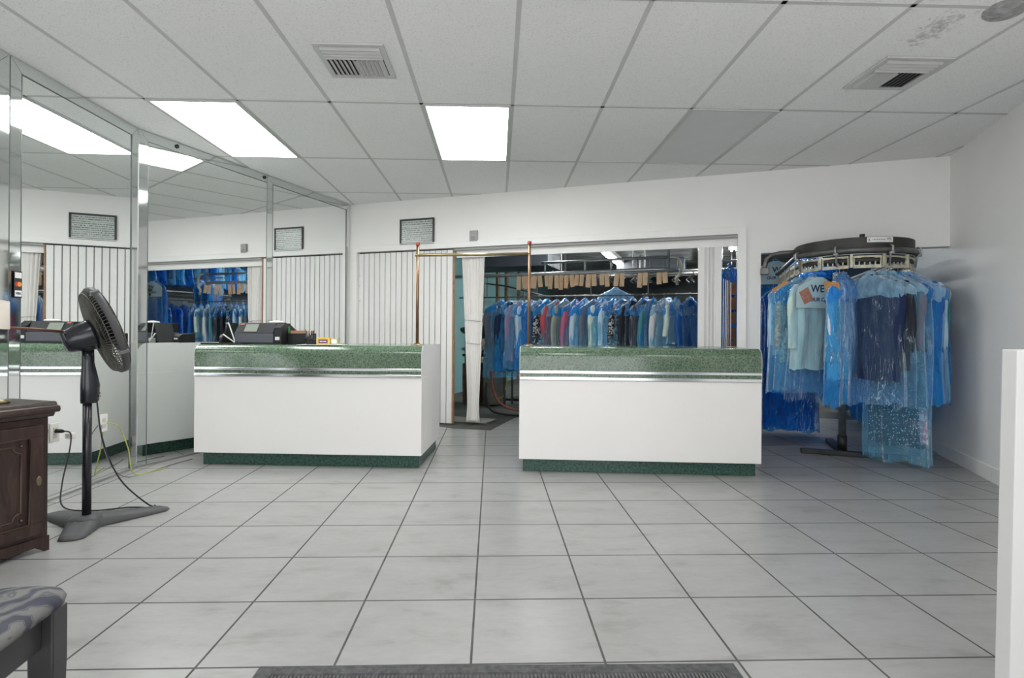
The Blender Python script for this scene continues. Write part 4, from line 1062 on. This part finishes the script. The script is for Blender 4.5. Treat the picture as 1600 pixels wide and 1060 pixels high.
ring(80, 'shiny blue bag at the far right of the carousel, beside the grey wall', c_teal, film='blue', shoulder='light', L=1.12, GL=.72, seed=16, dev=-6, r=.43)
# straight runs of the conveyor behind the alcove
GB = 'long deep blue bags behind the carousel'
for q, (d_, lab) in enumerate(((.33, 'first'), (.56, 'second'), (.80, 'third'), (1.05, 'fourth'))):
    garment('bagged_garment', lab+' long deep blue bag behind the mint blouse, on the left conveyor run', W(CS-CRAD, CD+d_, 1.616), WALL_ROT+R_(4), [c_royal, c_navy, c_teal, c_royal][q], film='deep', shoulder='deep', L=1.48, GL=1.2, seed=20+q, group=GB, sleeves=False)
def ext_cape3(t): printed_cape(t, -1, [('WE', .085, -.185, .03), ('OUR CUST', .046, -.275, .02)], .23)
garment('bagged_garment', 'blue bag with a printed cape hung highest, in the top left corner of the alcove', W(4.80, 1.25, 1.96), WALL_ROT, c_royal, film='blue', shoulder=None, L=1.2, GL=.9, seed=25, group=GB, extra=ext_cape3)
for q, (d_, lab) in enumerate(((.34, 'first'), (.62, 'second'), (.92, 'third'))):
    garment('bagged_garment', lab+' blue bag behind the rightmost carousel bags, along the right conveyor run', W(CS+CRAD, CD+d_, 1.616), WALL_ROT+R_(-3), [c_sky, c_royal, c_teal][q], film='blue', shoulder='blue', L=1.4, GL=1.0, seed=30+q, group=GB, sleeves=False)
# --- bags along the right side of the back room: seen in the corner mirrors
GC = 'large blue bags along the right side of the back room, seen in the mirror'
for q in range(8):
    d_ = 1.35+q*.24
    garment('bagged_garment', ['first', 'second', 'third', 'fourth', 'fifth', 'sixth', 'seventh', 'eighth'][q]+' big blue bag from the front in the mirrored row on the back room side', W(5.70, d_, 1.623), WALL_ROT+R_(3), [c_royal, c_navy, c_royal, c_teal][q % 4], film='deep', shoulder='deep', L=1.4, GL=1.1, seed=40+q, group=GC, sleeves=False, wd=.25)
GD = 'upper tier of bagged clothes in the back room, seen in the mirror'
ORD = ['first', 'second', 'third', 'fourth', 'fifth', 'sixth', 'seventh', 'eighth', 'ninth', 'tenth', 'eleventh', 'twelfth', 'thirteenth', 'fourteenth', 'fifteenth', 'sixteenth', 'seventeenth', 'eighteenth', 'nineteenth', 'twentieth']
uc = [c_royal, c_sky, c_navy, c_white, c_bw, c_teal, c_royal, c_slate, c_sky, c_navy]
for q in range(20):
    d_ = 1.7+q*.19
    garment('bagged_garment', ORD[q]+' bagged garment from the front on the upper back room rail', W(5.62, d_, 2.518), WALL_ROT+R_(rnd.uniform(-6, 6)), uc[q % 10], film=('blue', 'deep', 'light')[q % 3], shoulder=None, L=.60, GL=.5, seed=60+q, group=GD, sleeves=False, th=.04)
t = thing('clothes_rail', 'steel rail carrying the upper tier of clothes in the back room', 'rail', W(5.62, 1.4, 0), WALL_ROT)
m = MB(); m.tube([(0, 0, 2.50), (0, 4.4, 2.50)], .014, 10); m.build('rail_pipe', M_STEEL, t, True)
for y in (0, 2.2, 4.4): g = MB(); g.tube([(0, y, 2.50), (0, y, ZC+.02)], .01, 8); g.build('drop_rod', M_STEEL, t)
t = thing('clothes_rail', 'lower steel rail of the big blue bags in the back room', 'rail', W(5.70, 2.86, 0), WALL_ROT)
m = MB(); m.tube([(0, 0, 1.605), (0, .6, 1.605)], .014, 10); m.build('rail_pipe', M_STEEL, t, True)
g = MB(); g.tube([(0, .6, 0), (0, .6, 1.605)], .016, 10); g.build('upright', M_STEEL, t)

# --- rail along the service opening in the back room with its row of bags and tickets
RD = 1.2
t = thing('conveyor_rail', 'double steel conveyor rail above the row of bags in the service opening', 'rail', W(0, RD), WALL_ROT)
m = MB(); m.tube([(.62, 0, 1.80), (1.5, 0, 1.80), (2.6, 0, 1.812), (3.45, 0, 1.825), (3.62, .02, 1.825), (3.72, .10, 1.82), (3.76, .22, 1.82)], .022, 12); m.build('lower_pipe', M_STEEL, t, True)
m = MB(); m.tube([(2.05, 0, 1.95), (3.63, 0, 1.968)], .017, 12); m.build('upper_pipe', M_STEEL, t, True)
for s_ in (2.36, 3.63):
    m = MB(); m.tube([(s_, .025, 1.80), (s_, .025, ZC+.02)], .018, 10); m.build('hanger_post', M_STEEL, t, True)
for s_ in (2.1, 2.62, 2.95): 
    m = MB(); m.tube([(s_, 0, 1.815), (s_, 0, 1.955)], .012, 8); m.lathe([(0, -.02), (.022, -.02), (.016, .02), (0, .02)], 12, Matrix.Translation((s_, 0, 1.94))); m.build('coupling', M_STEEL, t, True)
m = MB(); m.tube([(.9, 0, 1.515), (4.0, 0, 1.515)], .009, 8); m.build('slot_rail', M_PEWTER, t, True)
m = MB(); m.tube([(3.66, -.02, 1.97), (3.74, -.02, 1.95), (3.78, -.02, 1.87), (3.77, -.02, 1.76), (3.72, -.02, 1.70), (3.74, -.02, 1.63)], .016, 10); m.build('curved_arm', M_SLOT, t, True)
for s_ in (1.3, 2.0, 2.7, 3.4):
    g = MB(); g.tube([(s_, 0, 1.515), (s_, 0, 1.80)], .006, 6); g.build('link_rod', M_PEWTER, t)
GT = 'tan paper tickets hanging along the conveyor rail'
tk = [816, 829, 846, 866, 883, 900, 918, 937, 957, 980, 1012, 1037]
tks = [1.79, 1.885, 2.005, 2.16, 2.295, 2.425, 2.56, 2.71, 2.87, 3.06, 3.34, 3.56]
for q, s_ in enumerate(tks):
    t = thing('paper_ticket', ORD[q]+' pair of tan paper tickets from the left on the back rail', 'ticket', W(s_, RD-.028, 1.785), WALL_ROT, GT)
    for sx in (-1, 1):
        h_ = .13+.06*rnd.random(); m = MB(); m.box(-.029, .029, -.0012, .0012, -h_, 0)
        o = m.build('ticket_leaf', M_TAN, t); o.location = (sx*.032, -.004*sx, -.002); o.rotation_euler = (R_(rnd.uniform(-6, 6)), R_(rnd.uniform(-7, 7)), R_(rnd.uniform(-16, 16)))
    m = MB(); m.tube([(0, 0, .01), (0, .0, -.10), (.03*rnd.uniform(-1, 1), .0, -.17)], .002, 5); m.build('hook_wire', M_BLACKM, t)
GR = 'row of bagged clothes in the service opening'
rowspec = [
 (1.50, 'charcoal long garment in a blue bag at the left end of the row', c_slate, 'light', 'shoulder', 1.08, 1.0),
 (1.63, 'navy garment bag second from the left end of the row', c_navy, 'blue', 'light', .98, .85),
 (1.77, 'lavender garment with a pink streak, third from the left of the row', c_lav, 'light', 'pale', .95, .85),
 (1.91, 'pale teal shirt bag just right of the copper pole', c_sky, 'blue', 'shoulder', .95, .8),
 (2.03, 'deep blue bag fifth from the left of the row', c_royal, 'blue', 'pale', .95, .8),
 (2.15, 'black and white patterned garment sixth from the left of the row', c_bw, 'clear', 'shoulder', .95, .8),
 (2.26, 'rose red garment in the row, next to a sage coat', c_red, 'light', 'pale', .95, .62),
 (2.38, 'long sage grey coat in the middle of the row', c_sage, 'clear', 'shoulder', 1.0, .95),
 (2.50, 'pink garment in the row, right of the sage coat', c_pink, 'light', 'shoulder', .95, .85),
 (2.62, 'light blue shirt bag right of the pink garment', c_sky, 'light', 'shoulder', .95, .85),
 (2.74, 'slate blue garment bag left of a mint one in the row', c_slate, 'light', 'blue', .95, .85),
 (2.86, 'mint green garment bag in the row', c_mint, 'light', 'shoulder', .98, .9),
 (2.98, 'light blue shirt bag right of the mint green one', c_sky, 'light', 'shoulder', .95, .8),
 (3.10, 'black and white flowered blouse in the right half of the row', c_bw, 'light', 'blue', .95, .8),
 (3.22, 'charcoal suit bag right of the flowered blouse', c_char, 'clear', 'shoulder', .95, .85),
 (3.34, 'dark striped suit bag fifth from the right end of the row', cloth('pinstripe', (.05, .055, .08), 'stripe', (.16, .17, .22)), 'clear', 'shoulder', .95, .85),
 (3.46, 'teal garment bag fourth from the right end of the row', c_teal, 'blue', 'blue', .95, .85),
 (3.59, 'pale blue shirt bag third from the right end of the row', c_white, 'light', 'pale', .95, .85),
 (3.73, 'pale mint shirt on a dark garment, second from the right end of the row', c_mint, 'light', 'shoulder', .95, .60),
 (3.88, 'shiny blue bag at the right end of the row, beside the pleated door', c_royal, 'blue', 'light', .98, .7)]
for q, (s_, lab, cm, fl, sh, L_, GL_) in enumerate(rowspec):
    garment('bagged_garment', lab, W(s_, RD, 1.533), WALL_ROT+pi/2+R_(-34 if q else -46)+R_(rnd.uniform(-4, 4)), cm, film=fl, shoulder=sh, L=L_, GL=GL_, seed=100+q, group=GR, th=.031, wd=.235, sdrop=.27)
garment('bagged_garment', 'pale blue garment hung higher behind the middle of the row', W(2.92, RD+.55, 1.72), WALL_ROT+R_(10), c_white, film='light', shoulder='pale', L=.8, GL=.7, seed=131, group=GR)
GE = 'dim second row of bagged clothes behind the first'
for q in range(9):
    garment('bagged_garment', ORD[q]+' bag from the left in the dim second row of the back room', W(1.75+q*.30, 2.5, 1.628), WALL_ROT+pi/2+R_(-30), [c_slate, c_navy, c_sky, c_char, c_teal, c_white, c_royal, c_bw, c_navy][q], film=('light', 'blue', 'deep')[q % 3], shoulder='blue', L=1.0, GL=.85, seed=150+q, group=GE, sleeves=False)
t = thing('clothes_rail', 'dull rail of the dim second row in the back room', 'rail', W(1.4, 2.5), WALL_ROT)
m = MB(); m.tube([(0, 0, 1.61), (3.0, 0, 1.61)], .010, 8); m.build('rail_pipe', M_PEWTER, t, True)
g = MB(); g.tube([(0, 0, 0), (0, 0, 1.61)], .016, 8); g.build('upright', M_PEWTER, t)
g = MB(); g.tube([(3.0, 0, 0), (3.0, 0, 1.61)], .016, 8); g.build('upright', M_PEWTER, t)
for q, (d_, s0, s1, z_) in enumerate(((3.4, 1.6, 4.6, 2.02), (4.3, 1.2, 4.4, 2.12), (5.4, 1.0, 4.6, 2.20))):
    t = thing('overhead_conveyor', ['nearest', 'middle', 'farthest'][q]+' dark overhead conveyor loop under the back room ceiling', 'conveyor', W(0, d_), WALL_ROT)
    m = MB(); m.tube([(s0, 0, z_), (s1, 0, z_+.02)], .02, 8); m.tube([(s0, .45, z_), (s1, .45, z_+.02)], .02, 8); m.build('twin_rails', M_PEWTER, t, True)
    m = MB()
    for u in range(14):
        x = s0+.1+(s1-s0-.2)*u/13; m.tube([(x, 0, z_), (x+.04, 0, z_-.06), (x-.03, 0, z_-.12), (x+.02, 0, z_-.17)], .008, 6)
    m.build('hook_links', M_HOUSE, t)
    for x in (s0+.1, (s0+s1)/2, s1-.1):
        g = MB(); g.tube([(x, .2, z_), (x, .2, ZC+.02)], .013, 8); g.build('drop_rod', M_PEWTER, t)
        g = MB(); g.tube([(x, -.02, z_), (x, .47, z_)], .012, 8); g.build('cross_tie', M_PEWTER, t)

# bundle of hangers and brown cards beside the pleated door
t = thing('hanger_bundle', 'bundle of upright wire rods and brown cards between the pleated door and the opening edge', 'hangers', W(4.28, .30), WALL_ROT)
for q in range(6):
    x = -.07+q*.019; g = MB(); g.tube([(x, .02*(q % 2), .02), (x+.004*sin(q), .02*(q % 2), 1.62-.01*q)], .0042, 6); g.build('wire_rod', [M_WIRE, M_COPPER][q % 2 == 0 and q > 2], t)
for q in range(5):
    g = MB(); g.box(.0, .075, .05, .07, .85+q*.15, .97+q*.15); g.build('brown_card', plain('brown_card', (.20, .10, .055), .8, var=.3), t)
g = MB(); g.box(-.09, .09, -.03, .09, -.003, .02); g.build('stand_base', M_BLACKM, t)
GF = 'upper bags glimpsed past the pleated door'
for q in range(3):
    garment('bagged_garment', ['left', 'middle', 'right'][q]+' blue bag in the gap right of the pleated door', W(4.18+q*.16, 1.9, 2.003), WALL_ROT+pi/2+R_(-20), c_royal, film='blue', shoulder='shoulder', L=1.0, GL=.8, seed=170+q, group=GF, sleeves=False)
t = thing('clothes_rail', 'short rail above the bags glimpsed past the pleated door', 'rail', W(4.0, 1.9), WALL_ROT)
m = MB(); m.tube([(0, 0, 1.985), (.7, 0, 1.985)], .014, 8); m.build('rail_pipe', M_STEEL, t, True)
g = MB(); g.tube([(.0, 0, 1.985), (.0, 0, ZC+.02)], .012, 8); g.build('drop_rod', M_STEEL, t)

# --- pressing machine, bin, box, hoses at the left of the back room
t = thing('pressing_machine', 'garment pressing machine with padded grey board behind the gathered curtain', 'press', W(1.08, 1.85), WALL_ROT)
m = MB(); m.lathe([(0, 0), (.17, 0), (.17, .62), (.15, .66), (0, .66)], 26, Matrix.Translation((.08, .0, .02))); m.build('boiler_drum', M_BOILER, t, True)
m = MB(); m.box(-.36, -.10, -.15, .15, .02, .60); m.build('base_box', M_RUSTY, t, bevel=.01)
m = MB(); m.box(-.34, .34, -.20, .20, .70, .74); m.build('table_frame', M_BLACKM, t, bevel=.006)
rows = []
for i in range(15):
    u = i/14; x = -.42+.84*u; r = .115*max(.05, math.sin(pi*(u*.92+.04)))**.5
    rows.append([(x, r*1.3*cos(2*pi*q/16), .80+r*.45*sin(2*pi*q/16)) for q in range(16)])
m = MB(); m.grid(rows, True); m.build('padded_board', M_PAD, t, True)
rows = []
for i in range(15):
    u = i/14; x = -.44+.84*u; r = .16*max(.05, math.sin(pi*(u*.92+.04)))**.55
    rows.append([(x, r*1.1*cos(2*pi*q/16), 1.10+(.055 if sin(2*pi*q/16) > 0 else .16)*sin(2*pi*q/16)*r/.16+.03*u) for q in range(16)])
m = MB(); m.grid(rows, True); m.build('pressing_head', plain('dark_head', (.03, .035, .035), .5), t, True)
m = MB(); m.tube([(.0, .12, 1.12), (.05, .15, 1.32), (.18, .18, 1.40), (.30, .18, 1.32), (.34, .16, 1.10), (.34, .16, .74)], .022, 10); m.build('lifting_arm', M_BLACKM, t, True)
m = MB(); m.tube([(-.40, .1, 1.12), (-.43, .12, 1.26), (-.30, .12, 1.34), (-.1, .12, 1.30)], .018, 10); m.build('handle_bar', M_BOILER, t, True)
m = MB(); m.tube([(.20, -.12, .72), (.31, -.16, .66), (.34, -.17, .35), (.28, -.16, .15), (.14, -.18, .04)], .008, 8); m.build('hose', M_CABLEY, t, True)
for x_, y_ in ((-.3, -.16), (-.3, .16), (.3, -.16), (.3, .16)):
    g = MB(); g.tube([(x_, y_, -.002), (x_, y_, .70)], .016, 8); g.build('leg', M_BLACKM, t)
t = thing('sleeve_board', 'grey mushroom-shaped sleeve board on an iron arm left of the bag row', 'ironing board', W(1.35, 2.6), WALL_ROT)
rows = []
for i in range(13):
    u = i/12; x = -.32+.62*u; r = .09*max(.05, math.sin(pi*(u*.94+.03)))**.6
    rows.append([(x, r*1.2*cos(2*pi*q/14), 1.52+r*.42*sin(2*pi*q/14)) for q in range(14)])
m = MB(); m.grid(rows, True); m.build('padded_board', plain('grey_board_cover', (.24, .235, .25), .85), t, True)
m = MB(); m.tube([(0, 0, -.002), (0, 0, 1.49)], .025, 10); m.build('stand_post', M_BLACKM, t)
m = MB(); m.box(-.22, .22, -.2, .2, -.004, .03); m.build('stand_base', M_BLACKM, t)
m = MB(); m.tube([(-.75, .3, 1.86), (-.35, .15, 1.80), (.05, .05, 1.70), (.40, 0, 1.60)], .014, 8); m.tube([(.0, .04, 1.53), (.0, .05, 1.705)], .012, 8); m.build('sloping_arm', M_BLACKM, t, True)
t = thing('storage_bin', 'purple plastic bin with a dark rim behind the first bags', 'bin', W(1.72, 2.0), WALL_ROT)
m = MB(); m.prism([(-.16, .55), (-.19, 1.0), (.19, 1.0), (.16, .55)], -.14, .14, 'y'); m.build('bin_body', M_PURP, t, bevel=.01)
m = MB(); m.box(-.20, .20, -.15, .15, 1.001, 1.03); m.build('bin_rim', M_BLACKP, t, bevel=.006)
m = MB(); m.box(-.18, .18, -.14, .14, -.004, .549); m.build('crate_stand', M_BACKW, t)
cable('hose', [W(1.45, 1.0, .55), W(1.48, .98, .35), W(1.56, .92, .20), W(1.72, .9, .10), W(2.0, .9, .06)], .016, M_RED, 'red-brown hose looping to the floor below the first blue bag', 'hose')
cable('hose', [W(1.36, 1.05, .40), W(1.37, 1.02, .20), W(1.46, .95, .06), W(1.62, .9, .02), W(1.95, .86, .02)], .013, M_CABLEB, 'black hose on the back room floor below the first blue bag', 'hose')
t = thing('floor_board', 'flat pale cardboard sheet on the back room floor behind the curtain foot', 'board', W(1.36, .42, .0), WALL_ROT)
m = MB(); m.box(-.30, .32, -.17, .15, -.003, .006); m.build('sheet', plain('pale_card', (.33, .31, .27), .8, var=.15), t)

# back room ducts and tube lights
t = thing('air_duct', 'dark square duct under the back room ceiling at the left', 'duct', W(.80, 3.6), WALL_ROT)
m = MB(); m.box(-.75, .75, -.3, .5, 2.18, ZC+.02); m.build('duct_box', M_DUCT, t, bevel=.01)
t = thing('air_duct', 'wide dark duct with hanging rods above the tickets at the right', 'duct', W(3.0, 6.1), WALL_ROT)
m = MB(); m.box(-.75, .62, .0, 2.6, 2.34, ZC+.02); m.build('duct_box', M_DUCT, t, bevel=.01)
for q in range(5): g = MB(); g.tube([(-.6+q*.27, -.01, 2.1), (-.6+q*.27, -.01, ZC+.02)], .008, 6); g.build('rod', M_PEWTER, t)
M_TUBE = emit('fluorescent_tube', (.95, 1, .98), 75)
def tubelight(label, s_, d_, L_=2.3, rz=0):
    t = thing('tube_light', label, 'tube light', W(s_, d_, ZC-.02), WALL_ROT+rz, 'strip lights in the back room')
    m = MB(); m.box(-.09, .09, 0, L_, -.045, .04); m.build('tray', M_IVORY, t)
    for x in (-.04, .04):
        m = MB(); m.tube([(x, .04, -.062), (x, L_-.04, -.062)], .016, 8); m.build('tube', M_TUBE, t)
    return t
tubelight('strip light in the middle of the back room ceiling, above the tickets', 2.32, 4.35)
tubelight('strip light at the right of the back room ceiling, nearest the pleated door', 4.0, 4.3)
tubelight('strip light over the back room clothes seen in the mirror', 4.5, 2.4)
tubelight('strip light hidden over the press at the left', 1.9, 1.3)

# ------------------------------------------------------------------ light
w = bpy.data.worlds.new('daylight'); sc.world = w; w.use_nodes = True
nt = w.node_tree; bg = nt.nodes['Background']
sky = nt.nodes.new('ShaderNodeTexSky'); sky.sky_type = 'HOSEK_WILKIE'; sky.turbidity = 6; sky.sun_direction = (0.2, .6, .6)
mixn = nt.nodes.new('ShaderNodeMix'); mixn.data_type = 'RGBA'; mixn.inputs[0].default_value = .93
nt.links.new(sky.outputs[0], mixn.inputs[6]); mixn.inputs[7].default_value = (.98, .985, 1.0, 1)
nt.links.new(mixn.outputs[2], bg.inputs[0]); bg.inputs[1].default_value = 3.8

vs = sc.view_settings
vs.view_transform = 'Standard'; vs.look = 'None'; vs.gamma = 1; vs.exposure = 0.17
try: vs.use_curve_mapping = False
except Exception: pass
sc.cycles.transparent_max_bounces = 24
sc.cycles.max_bounces = 10
sc.cycles.sample_clamp_indirect = 6
